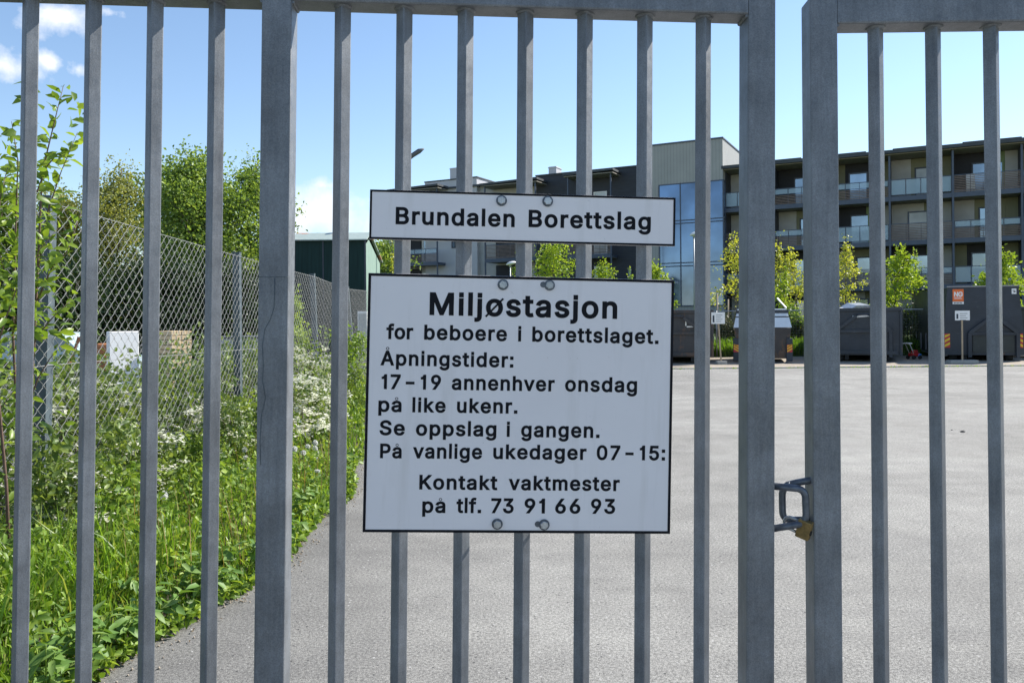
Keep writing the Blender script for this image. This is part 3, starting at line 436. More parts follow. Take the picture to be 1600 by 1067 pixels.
# ------------------------------------------------------------------ the gate: two leaves
HS = .0125                                          # half side of a bar; bars are turned so that an edge faces out
def bar_mb(x, z0, z1, seed):
    m = MB(); rr = random.Random(seed); b = .0022
    c = Matrix.Translation((x, 0, 0)) @ Matrix.Rotation(R(45 + rr.uniform(-1.5, 1.5)), 4, 'Z')
    m.bbox(-HS, -HS, z0, HS, HS, z1, b, c)
    q = MB()
    return m
def weld(m, x, z, w):                               # rough weld collar where a bar enters the rail
    bm = bmesh.new(); bmesh.ops.create_icosphere(bm, subdivisions=2, radius=1)
    rr = random.Random(int(x * 1e4))
    for v in bm.verts: v.co = Vector((v.co.x * w, v.co.y * w, v.co.z * .006)) * rr.uniform(.88, 1.1)
    m.bm(bm, Matrix.Translation((x, 0, z)), True)
def leaf(name, label, O, yaw, pit, ro, bars, stiles, zr, x0, x1, z0):
    e = empty(name, O); e.rotation_mode = 'YXZ'; e.rotation_euler = (pit, ro, yaw)
    tag(e, label, 'gate', 'the two leaves of the gate')
    MW = Matrix.Translation(O) @ e.rotation_euler.to_matrix().to_4x4()
    edges = sorted(stiles)
    for s, w in stiles:
        m = MB(); m.bbox(s - w / 2, -.030, z0, s + w / 2, .030, zr + .06, .004); m.build('stile', M['steel'], e)
    tr = MB()
    for (a, wa), (b, wb) in zip(edges[:-1], edges[1:]): tr.bbox(a + wa / 2 - .001, -.0297, zr, b - wb / 2 + .001, .0297, zr + .0595, .004)
    for b in bars: weld(tr, b, zr, .021)
    for s, w in edges:
        for sg in (-1, 1):
            if (s, w) == (edges[0] if sg < 0 else edges[-1]): continue
            tr.tube([(s + sg * (w / 2 + .001), -.026, zr - .001), (s + sg * (w / 2 + .001), .026, zr - .001)], .004, 6)
    tr.build('top_rail', M['steel'], e)
    br = MB()
    for (a, wa), (b, wb) in zip(edges[:-1], edges[1:]): br.bbox(a + wa / 2 - .001, -.0297, z0 + .02, b - wb / 2 + .001, .0297, z0 + .08, .004)
    br.build('bottom_rail', M['steel'], e)
    for i, b in enumerate(bars): bar_mb(b, z0 + .07, zr + .004, i + int(100 * abs(b))).build('bar', M['steel'], e)
    return e, MW
LO = Vector((0, 1.6628, 1.4))
lbars = [-.9844, -.8608, -.7382, -.6148, -.3591, -.2324, -.1054, .02, .1456, .2732, .3986]
lext = [-.9844 - .1235 * k for k in (1, 2, 3, 4)]
left, LM = leaf('gate_leaf', 'wide galvanised steel gate leaf on the left that carries both white signs', LO, .0576, -.015, .017, lext + lbars,
                [(-1.60, .06), (-.4874, .06), (.5152, .0589)], .8882, -1.6, .55, -1.30)
# a weld seam and hairline runs on the middle stile, scratches on the end stile
sm = MB(); rr = random.Random(3)
pts = [(-.4845, -.0302, .325), (-.4845, -.0302, .29), (-.4855, -.0302, .265), (-.492, -.0302, .243), (-.503, -.0302, .222), (-.5075, -.0302, .19), (-.505, -.0302, .15), (-.5065, -.0302, .12), (-.500, -.0302, .085), (-.5075, -.0302, .05), (-.510, -.0302, .0), (-.508, -.0302, -.05)]
sm.tube([(-.517, -.0301, .327), (-.50, -.0302, .3265), (-.475, -.0301, .3275), (-.458, -.0301, .327)], .0006, 5)
sm.tube(pts, .0008, 5); sm.build('weld_seam', M['steel_dull'], left)
RO = Vector((.85, 1.6988, 1.4))
rbars = [-.0716, .0499, .1715]
rext = [.1715 + .1215 * k for k in range(1, 8)]
right, RM = leaf('gate_leaf', 'galvanised steel gate leaf on the right, hung without signs beside the padlock', RO, -.0374, -.0243, .0095, rbars + rext,
                 [(-.1907, .0579), (.1715 + .1215 * 8, .06)], .8639, -.13, 1.3, -1.30)
# posts the leaves hang on (outside the picture)
for x, MWx, lb in ((-1.70, LM, 'square steel gate post at the left end of the gate'), (.1715 + .1215 * 8 + .10, RM, 'square steel gate post at the right end of the gate')):
    p = MWx @ Vector((x, 0, 0)); m = MB(); m.bbox(-.05, -.05, -1.45, .05, .05, .98, .005)
    o = m.build('gate_post', M['steel']); o.location = (p.x, p.y, 1.4); tag(o, lb, 'post', 'posts the gate hangs on')

# lock loops: a U of round bar on each leaf, interlocked
def loop(pts, r):
    out = []; pts = [Vector(p) for p in pts]
    out.append(pts[0])
    for a, b, c in zip(pts, pts[1:], pts[2:]):
        k = .019; p0 = b + (a - b).normalized() * k; p1 = b + (c - b).normalized() * k
        for t in np.linspace(0, 1, 7): out.append(p0 * (1 - t) ** 2 + b * 2 * t * (1 - t) + p1 * t * t)
    out.append(pts[-1]); return out
def local(MW, px, py, ly):                          # point of the leaf's plane y=ly seen at a pixel
    x, z = ray(px, py); o = Vector((0, 0, EYE)); d = Vector((x, 1, z)); I = MW.inverted()
    o2 = I @ o; d2 = I.to_3x3() @ d; t = (ly - o2.y) / d2.y; return o2 + d2 * t
a = [local(LM, 1205, 759, -.006), local(LM, 1258, 764, -.014), local(LM, 1260, 817, -.016), local(LM, 1205, 826, -.002)]
m = MB(); m.tube(loop(a, .02), .0075, 12); m.build('lock_loop', M['rod'], left)
b = [local(RM, 1274, 749, -.010), local(RM, 1243, 754, .004), local(RM, 1222, 760, .016), local(RM, 1223, 812, .018), local(RM, 1274, 812, -.004)]
m = MB(); m.tube(loop(b, .02), .0075, 12)
for q in (b[0], b[-1]):
    bm = bmesh.new(); bmesh.ops.create_icosphere(bm, subdivisions=2, radius=.0115); m.bm(bm, Matrix.Translation(q + Vector((-.001, 0, 0))), True)
m.build('lock_loop', M['rod'], right)
# padlock
pc = LM @ local(LM, 1256, 826, -.014)
ax = Vector((-.74, .60, .26)).normalized(); up = Vector((.10, -.25, 1)); side = up.cross(ax).normalized(); up = ax.cross(side).normalized()
pl = empty('padlock', pc); tag(pl, 'small worn brass padlock with steel shackle hanging through the two lock loops', 'padlock')
PM = Matrix((side, ax, up)).transposed().to_4x4() @ Matrix.Scale(.88, 4)
m = MB(); m.bbox(-.009, -.017, -.023, .009, .015, .023, .002, PM); m.build('body', M['brass'], pl)
m = MB(); bm = bmesh.new(); bmesh.ops.create_cone(bm, cap_ends=True, segments=16, radius1=.0062, radius2=.0062, depth=.003)
m.bm(bm, PM @ Matrix.Translation((0, -.0175, -.004)) @ Matrix.Rotation(R(90), 4, 'X')); m.box(-.0012, -.0195, -.009, .0012, -.0185, .001, PM)
m.build('keyhole', M['dark'], pl)
m = MB(); sh = [(0, .012, .015), (0, .034, .015)] + [(0, .034 + .015 * math.sin(t), .015 * math.cos(t)) for t in np.linspace(.3, math.pi - .3, 8)] + [(0, .034, -.015), (0, .012, -.015)]
m.tube([PM @ Vector(q) for q in sh], .0032, 10); m.build('shackle', M['zinc'], pl)

# ------------------------------------------------------------------ the signs
for _k in '.:ij':                                   # square points
    a_, sp = GL[_k]
    def rc(x0, y0, x1, y1): return [v for p in ((x0, y0), (x0, y1), (x1, y1), (x1, y0)) for v in (p[0], p[1], 0, 0, 0, 0)]
    if _k == '.': sp = [rc(54, 0, 134, 80)]
    if _k == ':': sp = [rc(54, 0, 134, 80), rc(54, 290, 134, 370)]
    if _k in 'ij': sp = [q for q in sp if min(q[1::6]) < 400] + [rc(54, 445, 114, 520)]
    GL[_k] = (a_, sp)
GL['1'] = (330, [[v for p in ((152, 0), (152, 375), (62, 375), (62, 418), (118, 432), (156, 509), (216, 509), (216, 0)) for v in (p[0], p[1], 0, 0, 0, 0)]])
_gc = {}
def outline(sp, off):
    """one closed outline sampled from its bezier points and grown outwards by off"""
    n = len(sp) // 6; B = [[q / 1000 for q in sp[6 * i:6 * i + 6]] for i in range(n)]; pts = []
    for i in range(n):
        a, b = B[i], B[(i + 1) % n]
        p0 = (a[0], a[1]); p1 = (a[0] + a[4], a[1] + a[5]); p2 = (b[0] + b[2], b[1] + b[3]); p3 = (b[0], b[1])
        flat = all(abs((q[0] - p0[0]) * (p3[1] - p0[1]) - (q[1] - p0[1]) * (p3[0] - p0[0])) < 2e-4 * max(.02, math.hypot(p3[0] - p0[0], p3[1] - p0[1])) for q in (p1, p2))
        for t in ([0] if flat else [0, .2, .4, .6, .8]):
            w = ((1 - t) ** 3, 3 * t * (1 - t) ** 2, 3 * t * t * (1 - t), t ** 3)
            q = tuple(sum(k * p[c] for k, p in zip(w, (p0, p1, p2, p3))) for c in (0, 1))
            if not pts or math.hypot(q[0] - pts[-1][0], q[1] - pts[-1][1]) > .002: pts.append(q)
    if math.hypot(pts[0][0] - pts[-1][0], pts[0][1] - pts[-1][1]) < .002: pts.pop()
    out = []; n = len(pts)
    for i in range(n):                              # letters run clockwise, counters anticlockwise: grow to the left of the travel
        p, q, r_ = pts[i - 1], pts[i], pts[(i + 1) % n]
        d1 = Vector((q[0] - p[0], q[1] - p[1])).normalized(); d2 = Vector((r_[0] - q[0], r_[1] - q[1])).normalized()
        n1 = Vector((-d1.y, d1.x)); n2 = Vector((-d2.y, d2.x)); m = n1 + n2
        k = off / max(.45, 1 + n1.dot(n2)); out.append(Vector((q[0] + m.x * k, q[1] + m.y * k)))
    return out
def area(p): return sum(p[i - 1].x * p[i].y - p[i].x * p[i - 1].y for i in range(len(p))) / 2
def glyph(ch, off):
    if (ch, off) in _gc: return _gc[ch, off]
    raw = [outline(sp, 0) for sp in GL[ch][1]]; big = max(raw, key=lambda p: abs(area(p)))
    sg = -1 if area(big) > 0 else 1                  # growth side from the direction of the outer outline
    vs = []; es = []
    for sp in GL[ch][1]:
        o = outline(sp, off * sg); k = len(vs); vs += o; es += [(k + i, k + (i + 1) % len(o)) for i in range(len(o))]
    r_ = delaunay_2d_cdt(vs, es, [], 0, 1e-5); seg = [(vs[a], vs[b]) for a, b in es]; fs = []
    for f in r_[2]:                                  # keep the triangles inside the outline (non-zero winding)
        c = sum((r_[0][i] for i in f), Vector((0, 0))) / len(f)
        k = sum((1 if b.y > a.y else -1) for a, b in seg if (a.y > c.y) != (b.y > c.y) and c.x < a.x + (c.y - a.y) / (b.y - a.y) * (b.x - a.x))
        if k: fs.append(list(f))
    _gc[ch, off] = ([(v.x, v.y, 0) for v in r_[0]], fs); return _gc[ch, off]
OFF = .024
def ring(cx, cy, r0, r1, n=20):
    vs = []; fs = []
    for i in range(n):
        t = 2 * math.pi * i / n; vs += [(cx + r0 * math.cos(t), cy + r0 * math.sin(t), 0), (cx + r1 * math.cos(t), cy + r1 * math.sin(t), 0)]
    for i in range(n): j = (i + 1) % n; fs.append([2 * i, 2 * i + 1, 2 * j + 1, 2 * j])
    return vs, fs
def word(mb, text, x0, x1, y, cap, zz):
    """one word, its ink filling x0..x1, baseline y, capital height cap; lies in the plane y=zz"""
    s = cap / .555; pen = 0; parts = []
    for ch in text:
        base = {'å': 'a', 'Å': 'A', 'ø': 'o', '–': '-'}.get(ch, ch); adv = GL[base][0] / 1000
        vs, fs = glyph(base, OFF); parts.append((vs, fs, pen))
        xc = (min(v[0] for v in vs) + max(v[0] for v in vs)) / 2
        if ch == 'å': parts.append((*ring(xc, .478, .034, .056), pen))
        if ch == 'Å': parts.append((*ring(xc, .610, .034, .058), pen))
        if ch == 'ø':
            w = .022; a = (xc - .20, -.035); b = (xc + .20, .415); d = Vector((b[0] - a[0], b[1] - a[1])).normalized(); nx_, ny_ = -d.y * w, d.x * w
            parts.append(([(a[0] + nx_, a[1] + ny_, .0006), (a[0] - nx_, a[1] - ny_, .0006), (b[0] - nx_, b[1] - ny_, .0006), (b[0] + nx_, b[1] + ny_, .0006)], [[0, 1, 2, 3]], pen))
        pen += adv
    n = len(text)
    ink0 = min(v[0] + p for vs, _, p in parts for v in vs); ink1 = max(v[0] + p for vs, _, p in parts for v in vs)
    W_ = (x1 - x0) / s
    track = 0; sx = 1
    if n > 1:
        track = (W_ - (ink1 - ink0)) / (n - 1); track = max(-.045, min(.05, track))
        sx = W_ / (ink1 - ink0 + track * (n - 1))
    elif text == '–' or text in '.': sx = W_ / (ink1 - ink0)
    idx = -1; last = None
    for vs, fs, p in parts:
        if p != last: idx += 1; last = p
        mb.add([(x0 + (v[0] + p + idx * track - ink0) * s * sx, zz - v[2], y + v[1] * s) for v in vs], fs)
def sign(name, label, a, b, dl, w, h, border, lines, bolts, ref):
    p = LM @ Vector((a, -.022, b))
    e = empty(name, p); e.rotation_mode = 'YXZ'; e.rotation_euler = (-.015, .017 + dl, .0576)
    tag(e, label, 'sign', 'signs bolted to the gate')
    m = MB(); m.bbox(0, -.0015, 0, w, .003, h, .001); m.build('board', M['board'], e)
    m = MB(); t = border; y0, y1 = -.0023, -.0016
    m.box(0.0004, y0, 0.0004, w - .0004, y1, t); m.box(0.0004, y0, h - t, w - .0004, y1, h - .0004); m.box(.0004, y0, t, t, y1, h - t); m.box(w - t, y0, t, w - .0004, y1, h - t)
    m.build('border', M['black'], e)
    for ln in lines:
        for (tx, x0, x1, y, cap) in ln:
            m = MB(); word(m, tx, x0 * w / .6, x1 * w / .6, y * h / ref, cap * h / ref, -.0019)
            m.build('lettering', M['black'], e, recalc=False)
    for (x, y, ex) in bolts:
        x *= w / .6; y *= h / ref
        m = MB(); bm = bmesh.new(); bmesh.ops.create_cone(bm, cap_ends=True, segments=24, radius1=.0112, radius2=.0112, depth=.0016); m.bm(bm, Matrix.Translation((x, -.0027, y)) @ Matrix.Rotation(R(90), 4, 'X'))
        w_ = m; m = MB(); bm = bmesh.new(); bmesh.ops.create_cone(bm, cap_ends=True, segments=6, radius1=.0086, radius2=.0086, depth=.0062)
        bmesh.ops.bevel(bm, geom=[q for q in bm.edges], offset=.0008, segments=1, affect='EDGES')
        m.bm(bm, Matrix.Translation((x, -.0062, y)) @ Matrix.Rotation(R(90), 4, 'X') @ Matrix.Rotation(random.Random(int(x * 1e4)).random(), 4, 'Z'))
        o = m.build('bolt', M['zinc'], e); w_.build('washer', M['rod'], o)
        m = MB(); m.tube([(x, .003, y), (x, .052, y)], .004, 8); m.build('bolt_shank', M['zinc'], o)
        if ex:                                      # the slotted hole shows beside the bolt
            m = MB(); vs = [(x - .013 + .0062 * math.cos(t), -.00205, y + .001 + .0062 * math.sin(t)) for t in np.linspace(0, 6.28, 16, endpoint=False)]
            m.add(vs, [list(range(16))]); m.build('slot', M['rod'], e, recalc=False)
    # clamp plate behind the board that the bolts screw into
    m = MB(); m.box(.22, .047, h * .5 - .02, .38, .051, h * .5 + .02); m.build('back_clamp', M['steel'], e)
    return e
L1 = [[('Brundalen', .0505, .2817, .0326, .0348), ('Borettslag', .3089, .5508, .0335, .0352)]]
L2 = [[('Miljøstasjon', 0.1194, 0.4871, 0.4227, 0.0444)],
 [('for', 0.0372, 0.0889, 0.3739, 0.0292), ('beboere', 0.1101, 0.2708, 0.374, 0.0293), ('i', 0.2928, 0.2988, 0.3741, 0.0295), ('borettslaget.', 0.3204, 0.5702, 0.3743, 0.0295)],
 [('Åpningstider:', 0.0269, 0.2845, 0.3228, 0.0288)],
 [('17', 0.0301, 0.0668, 0.2771, 0.0288), ('–', 0.0766, 0.0935, 0.2772, 0.0288), ('19', 0.1053, 0.1446, 0.2773, 0.0289), ('annenhver', 0.1655, 0.3662, 0.2776, 0.0289), ('onsdag', 0.3867, 0.5291, 0.2781, 0.0292)],
 [('på', 0.0251, 0.0696, 0.2331, 0.0284), ('like', 0.0904, 0.1545, 0.2331, 0.0284), ('ukenr.', 0.1766, 0.2942, 0.2332, 0.0285)],
 [('Se', 0.0283, 0.0768, 0.1882, 0.0287), ('oppslag', 0.0983, 0.254, 0.1881, 0.0288), ('i', 0.2743, 0.281, 0.188, 0.029), ('gangen.', 0.3022, 0.4564, 0.1879, 0.0291)],
 [('På', 0.0303, 0.0717, 0.1438, 0.0283), ('vanlige', 0.0933, 0.227, 0.1441, 0.0284), ('ukedager', 0.2488, 0.4314, 0.1446, 0.0286), ('07', 0.4516, 0.4981, 0.1449, 0.0288), ('–', 0.5082, 0.5245, 0.1451, 0.0289), ('15:', 0.5367, 0.5872, 0.1452, 0.0289)],
 [('Kontakt', 0.107, 0.2583, 0.0843, 0.0284), ('vaktmester', 0.2798, 0.498, 0.0844, 0.0286)],
 [('på', 0.1137, 0.1582, 0.0394, 0.0288), ('tlf.', 0.1795, 0.2274, 0.0395, 0.0289), ('73', 0.2468, 0.2906, 0.0396, 0.029), ('91', 0.3117, 0.3517, 0.0397, 0.029), ('66', 0.3717, 0.4212, 0.0398, 0.0291), ('93', 0.4421, 0.4898, 0.0399, 0.0292)]]
sign('name_sign', 'narrow white sign with black border and one line of lettering, bolted above the larger sign', -.2982, .4065, .0103, .6317, .1017, .0046, L1,
     [(.2551, .0841, 0), (.3456, .0853, 0)], .1)
sign('opening_hours_sign', 'large white sign with black border and nine lines of lettering on the gate bars', -.3055, -.187, .0128, .6311, .5249, .0058, L2,
     [(.2612, .4831, 0), (.3522, .4841, 1), (.2592, .0176, 0), (.3506, .0168, 1)], .5)
# ------------------------------------------------------------------ foliage tools
def leaf_mesh(name, pos, size, rng, up=None, upw=.6, kind='leaf', asp=.5, droop=.25, along=None, alw=0.0):
    """one leaf-shaped face pair (or folded rhomb) per position; normals lean towards up, blades towards along"""
    n = len(pos); pos = np.asarray(pos, float)
    nrm = rng.normal(size=(n, 3)); nrm /= np.linalg.norm(nrm, axis=1)[:, None]
    nrm = nrm * (1 - upw) + np.array([0, 0, 1.0] if up is None else up) * upw; nrm /= np.linalg.norm(nrm, axis=1)[:, None]
    d = rng.normal(size=(n, 3))
    if along is not None: d = d / np.linalg.norm(d, axis=1)[:, None] * (1 - alw) + np.asarray(along) * alw
    d -= nrm * (d * nrm).sum(1)[:, None]; d /= np.linalg.norm(d, axis=1)[:, None]
    s = np.cross(d, nrm); L = (np.asarray(size) * rng.uniform(.65, 1.25, n))[:, None]; Wd = L * asp * rng.uniform(.8, 1.2, n)[:, None]
    k = np.arange(n)[:, None]
    if kind == 'rhomb':
        v = np.stack([pos, pos + d * L * .5 + s * Wd * .5 + nrm * L * .08, pos + d * L - nrm * L * droop * .5, pos + d * L * .5 - s * Wd * .5 + nrm * L * .08], 1)
        return np_mesh(name, v, [k * 4 + np.array([[0, 1, 2]]), k * 4 + np.array([[0, 2, 3]])])
    f = nrm * L * .10
    v = np.stack([pos, pos + d * L * .28 + s * Wd * .42 + f, pos + d * L * .65 + s * Wd * .40 + f * .4 - nrm * L * droop * .35, pos + d * L - nrm * L * droop,
                  pos + d * L * .65 - s * Wd * .40 + f * .4 - nrm * L * droop * .35, pos + d * L * .28 - s * Wd * .42 + f,
                  pos + d * L * .28, pos + d * L * .65 - nrm * L * droop * .42], 1)
    return np_mesh(name, v, [k * 8 + np.array([[0, 6, 1]]), k * 8 + np.array([[1, 6, 7, 2]]), k * 8 + np.array([[2, 7, 3]]),
                             k * 8 + np.array([[0, 5, 6]]), k * 8 + np.array([[5, 4, 7, 6]]), k * 8 + np.array([[4, 3, 7]])])
def tree(name, label, cat, base, H, c0, Rad, leafm, nleaf, leaf, seed, tr=.05, group=None, dens=1.0, limbs=16, spread=.16, kind='rhomb', shape=None, asp=.62, nstem=1, bark=None):
    rng = np.random.default_rng(seed); rr = random.Random(seed)
    e = empty(name, base); tag(e, label, cat, group)
    shape = shape or (lambda t: math.sin(math.pi * min(1, .12 + t * .88)) ** .7 * (1 - .25 * t))
    tk = MB(); twigs = []; wts = []
    for st in range(nstem):
        bx_, by_ = (0, 0) if nstem == 1 else (rr.uniform(-.3, .3) * Rad, rr.uniform(-.3, .3) * Rad)
        lx, ly = rr.uniform(-.06, .06) * H, rr.uniform(-.06, .06) * H
        if nstem > 1: lx, ly = rr.uniform(-.4, .4) * Rad, rr.uniform(-.4, .4) * Rad
        def stem(t, bx_=bx_, by_=by_, lx=lx, ly=ly): return Vector((bx_ + lx * t * t + .02 * H * math.sin(t * 5 + seed), by_ + ly * t * t + .02 * H * math.cos(t * 4 + seed), H * t * .97))
        ts = np.linspace(0, 1, 9); tk.tube([stem(t) - Vector((0, 0, .05 if t == 0 else 0)) for t in ts], [tr * (1.25 if t == 0 else 1) * (1 - .88 * t) for t in ts], 7)
        nl = max(5, limbs // nstem)
        for i in range(nl):
            z = c0 + (H - c0) * ((i + rr.random()) / nl) ** .9; t = z / H; u = (z - c0) / (H - c0)
            Lb = Rad * shape(u) * rr.uniform(.6, 1.12); az = i * 2.4 + rr.uniform(-.6, .6); el = R(rr.uniform(15, 50) + 25 * u)
            p0 = stem(max(.08, t - .10)); dirv = Vector((math.cos(az) * math.cos(el), math.sin(az) * math.cos(el), math.sin(el)))
            pts = [p0]
            for q in (.33, .66, 1): pts.append(p0 + dirv * Lb * q + Vector((rr.uniform(-1, 1), rr.uniform(-1, 1), rr.uniform(-.4, .6))) * Lb * .09 - Vector((0, 0, Lb * .10 * q * q)))
            r0 = tr * (1 - .85 * t) * .55; tk.tube(pts, [r0, r0 * .7, r0 * .45, r0 * .18], 5)
            nt_ = max(3, int(Lb / (Rad * .12)))
            for j in range(nt_):
                q = rr.uniform(.25, 1.05); a = min(2, int(q * 3)); w = q * 3 - a
                c = pts[a].lerp(pts[a + 1], min(w, 1)); o = Vector((rr.gauss(0, 1), rr.gauss(0, 1), rr.gauss(.1, .8))) * Lb * .16
                twigs.append(tuple(c + o)); wts.append(rr.uniform(.25, 1.6) * (.5 + q))
            if nstem == 1 and i % 3 == 0: twigs.append(tuple(stem(min(1, t + .1)))); wts.append(.6)
        twigs.append(tuple(stem(1))); wts.append(.8)
    tk.build('trunk' if nstem == 1 else 'stems', bark or M['bark'], e)
    tw = np.array(twigs); wt = np.array(wts); wt /= wt.sum()
    pick = rng.choice(len(tw), nleaf, p=wt); pos = tw[pick] + rng.normal(size=(nleaf, 3)) * np.array([1, 1, .8]) * Rad * spread
    pos[:, 2] = np.maximum(pos[:, 2], .05)
    link('crown', leaf_mesh('crown', pos, np.full(nleaf, leaf), rng, upw=.35, kind=kind, asp=asp), leafm, e)
    return e
# ------------------------------------------------------------------ chain-link fence along the verge
FX = -3.5
def fence_point(px): return None
tops = [(-1.2, 2.5, 0, 0), (2.4, 2.52, 0, 0), (5.9, 2.56, .10, -.02), (10.2, 2.50, .0, 0), (14.4, 2.46, -.10, .05), (17.9, 2.36, -.20, .05), (21.8, 2.42, -.05, 0), (25.8, 2.42, 0, 0), (29.9, 2.42, 0, 0), (34, 2.4, 0, 0), (38, 2.4, 0, 0)]
fe = empty('chain_link_fence', (FX, 5.9, 0)); tag(fe, 'tall grey chain link fence on steel posts running back along the flowering verge', 'fence')
for (y, h, lx, ly) in tops:
    m = MB(); w = .045
    a = Vector((0, y - 5.9, -.1)); b = Vector((lx, y - 5.9 + ly, h))
    m.beam(a, b, .085, .085, up=(1, 0, 0)); m.beam(b, b + (b - a).normalized() * .012, .093, .093, up=(1, 0, 0))
    o = m.build('post', M['steel_dull'], fe)
def fence_top(y): return float(np.interp(y, [t[0] for t in tops], [t[1] for t in tops])) - .03
def fence_lean(y, z): return float(np.interp(y, [t[0] for t in tops], [t[2] for t in tops])) * z / 2.45
def mesh_panel(y0, y1, px_, rw, n):
    """flattened zigzag spirals hooked into each other: each rises half a cell in front, half a cell behind"""
    V = []; Fc = []; k = 0; cols = int((y1 - y0) / px_); hz = .056
    for c in range(cols):
        y = y0 + c * px_; H = fence_top(y) - .02 * math.sin((y - y0) / (y1 - y0) * math.pi); rows = int((H - .04) / hz)
        for r_ in range(rows):
            z = H - r_ * hz; up = ((r_ + c) % 2 == 0)
            ya, yb = (y, y + px_ * 1.06) if up else (y + px_ * 1.06, y)
            x0 = .058 + (.0035 if up else -.0035)
            p = np.array([x0 + fence_lean(ya, z) + (-.003 if up else .003), ya - 5.9, z]); q = np.array([x0 + fence_lean(yb, z - hz) + (.003 if up else -.003), yb - 5.9, z - hz])
            d = q - p; d /= np.linalg.norm(d); s = np.cross(d, [1, 0, 0]); s /= np.linalg.norm(s); t = np.cross(s, d)
            for e_ in (p - d * rw, q + d * rw):
                for j in range(n):
                    an = 2 * math.pi * j / n; V.append(e_ + (s * math.cos(an) + t * math.sin(an)) * rw)
            for j in range(n): Fc.append((k + j, k + (j + 1) % n, k + n + (j + 1) % n, k + n + j))
            k += 2 * n
    return V, Fc
V = []; Fc = []
for (a, b) in zip(tops[:-1], tops[1:]):
    v, f = mesh_panel(a[0] + .01, b[0] - .01, .065, .0022 if a[0] < 17 else .0025, 4 if a[0] < 12 else 3)
    k = len(V); V += v; Fc += [tuple(i + k for i in q) for q in f]
n4 = [q for q in Fc if len(q) == 4]
me = np_mesh('chain_mesh', V, [np.array(n4)])
link('chain_mesh', me, M['wire'], fe)
m = MB()
for (a, b) in zip(tops[:-1], tops[1:]):
    for z in (-.02, -1.2, -2.3):
        m.tube([(.052 + fence_lean(y, 2.45 + z), y - 5.9, fence_top(y) + z) for y in np.linspace(a[0], b[0], 6)], .0028, 5, False)
m.build('tension_wire', M['wire'], fe)

# ------------------------------------------------------------------ verge planting
rng = np.random.default_rng(11)
def blades(name, n, xr, yr, h, w, m, seed, zf, parent=None, curl=.5, edge=None, kind='stuff'):
    g = np.random.default_rng(seed)
    if callable(xr): y = g.uniform(*yr, n); x = xr(y, g)
    else: x = g.uniform(*xr, n); y = g.uniform(*yr, n)
    H = h(x, y, g); z = np.array([zf(a, b) for a, b in zip(x, y)])
    az = g.uniform(0, 2 * math.pi, n); lean = H * g.uniform(.08, curl, n)
    d = np.stack([np.cos(az), np.sin(az), 0 * az], 1); s = np.stack([-np.sin(az), np.cos(az), 0 * az], 1)
    tw = g.uniform(-.9, .9, n)[:, None]; s = s * np.cos(tw) + d * np.sin(tw)
    b0 = np.stack([x, y, z], 1); Wd = (w * g.uniform(.6, 1.4, n))[:, None]; Hc = H[:, None]; Lc = lean[:, None]; U = np.array([[0, 0, 1.0]])
    rows = []
    for t, ww, dr in ((0, .7, 0), (.35, 1, .10), (.7, .75, .48), (1, .0, 1.05)):
        c = b0 + U * Hc * (t - .28 * t * t * (Lc / Hc)) + d * Lc * dr
        rows += [c - s * Wd * ww / 2, c + s * Wd * ww / 2] if ww > 0 else [c]
    v = np.stack(rows, 1); k = np.arange(n)[:, None] * 7
    o = link(name, np_mesh(name, v, [k + np.array([[0, 1, 3, 2]]), k + np.array([[2, 3, 5, 4]]), k + np.array([[4, 5, 6]])]), m)
    if kind: tag(o, kind=kind)
    return o
def vz(x, y): return .03
def edges_np(y): return np.array([edge_x(q) for q in np.atleast_1d(y)])
def gx_near(y, g): e_ = edges_np(y); return e_ - .02 - (e_ + 3.9) * (1 - g.random(len(y)) ** .75)
def gh(x, y, g):
    e_ = edges_np(y); u = np.clip((e_ - x) / .7, 0, 1); return (.06 + .22 * u) * g.uniform(.5, 1.25, len(x)) * np.where(y > 9, .85, 1)
o = blades('verge_grass', 11000, gx_near, (2.2, 9), gh, .0085, M['grass'], 21, vz); tag(o, 'long bright green grass growing on the verge', 'grass')
o = blades('verge_grass', 10000, gx_near, (9, 26), gh, .014, M['grass'], 22, vz); tag(o, 'bright green grass growing on the far verge', 'grass')
o = blades('tall_grass', 1500, lambda y, g: edges_np(y) - .45 - .9 * g.random(len(y)), (3.0, 5.2), lambda x, y, g: g.uniform(.25, .6, len(x)), .0095, M['grass'], 23, vz, curl=.75); tag(o, 'tall arching grass tussocks near the gate', 'grass')
o = blades('dry_stems', 150, lambda y, g: edges_np(y) - .12 - .9 * g.random(len(y)), (4.2, 9), lambda x, y, g: g.uniform(.3, .62, len(x)), .005, M['straw'], 24, vz, curl=.25); tag(o, 'dry brown grass stalks among the weeds', 'grass')
# low leafy cover
n = 21000; y = np.concatenate([rng.uniform(2.2, 9, 13000), rng.uniform(9, 26, 8000)]); ex = edges_np(y); x = ex + .06 - (ex + 3.6) * rng.random(n) ** 1.7
hh = np.clip((ex - x) / .55, .12, 1) * .36 * (1 + .7 * np.sin(x * 5 + y * 2.1) * np.sin(y * 3.3))
z = .02 + np.abs(hh) * rng.random(n) ** .7
o = link('ground_cover', leaf_mesh('ground_cover', np.stack([x, y, z], 1), np.where(y < 9, .054, .065), rng, upw=.42, asp=.55), M['leaf_weed'])
tag(o, 'low leafy weeds covering the verge', 'weeds', kind='stuff')
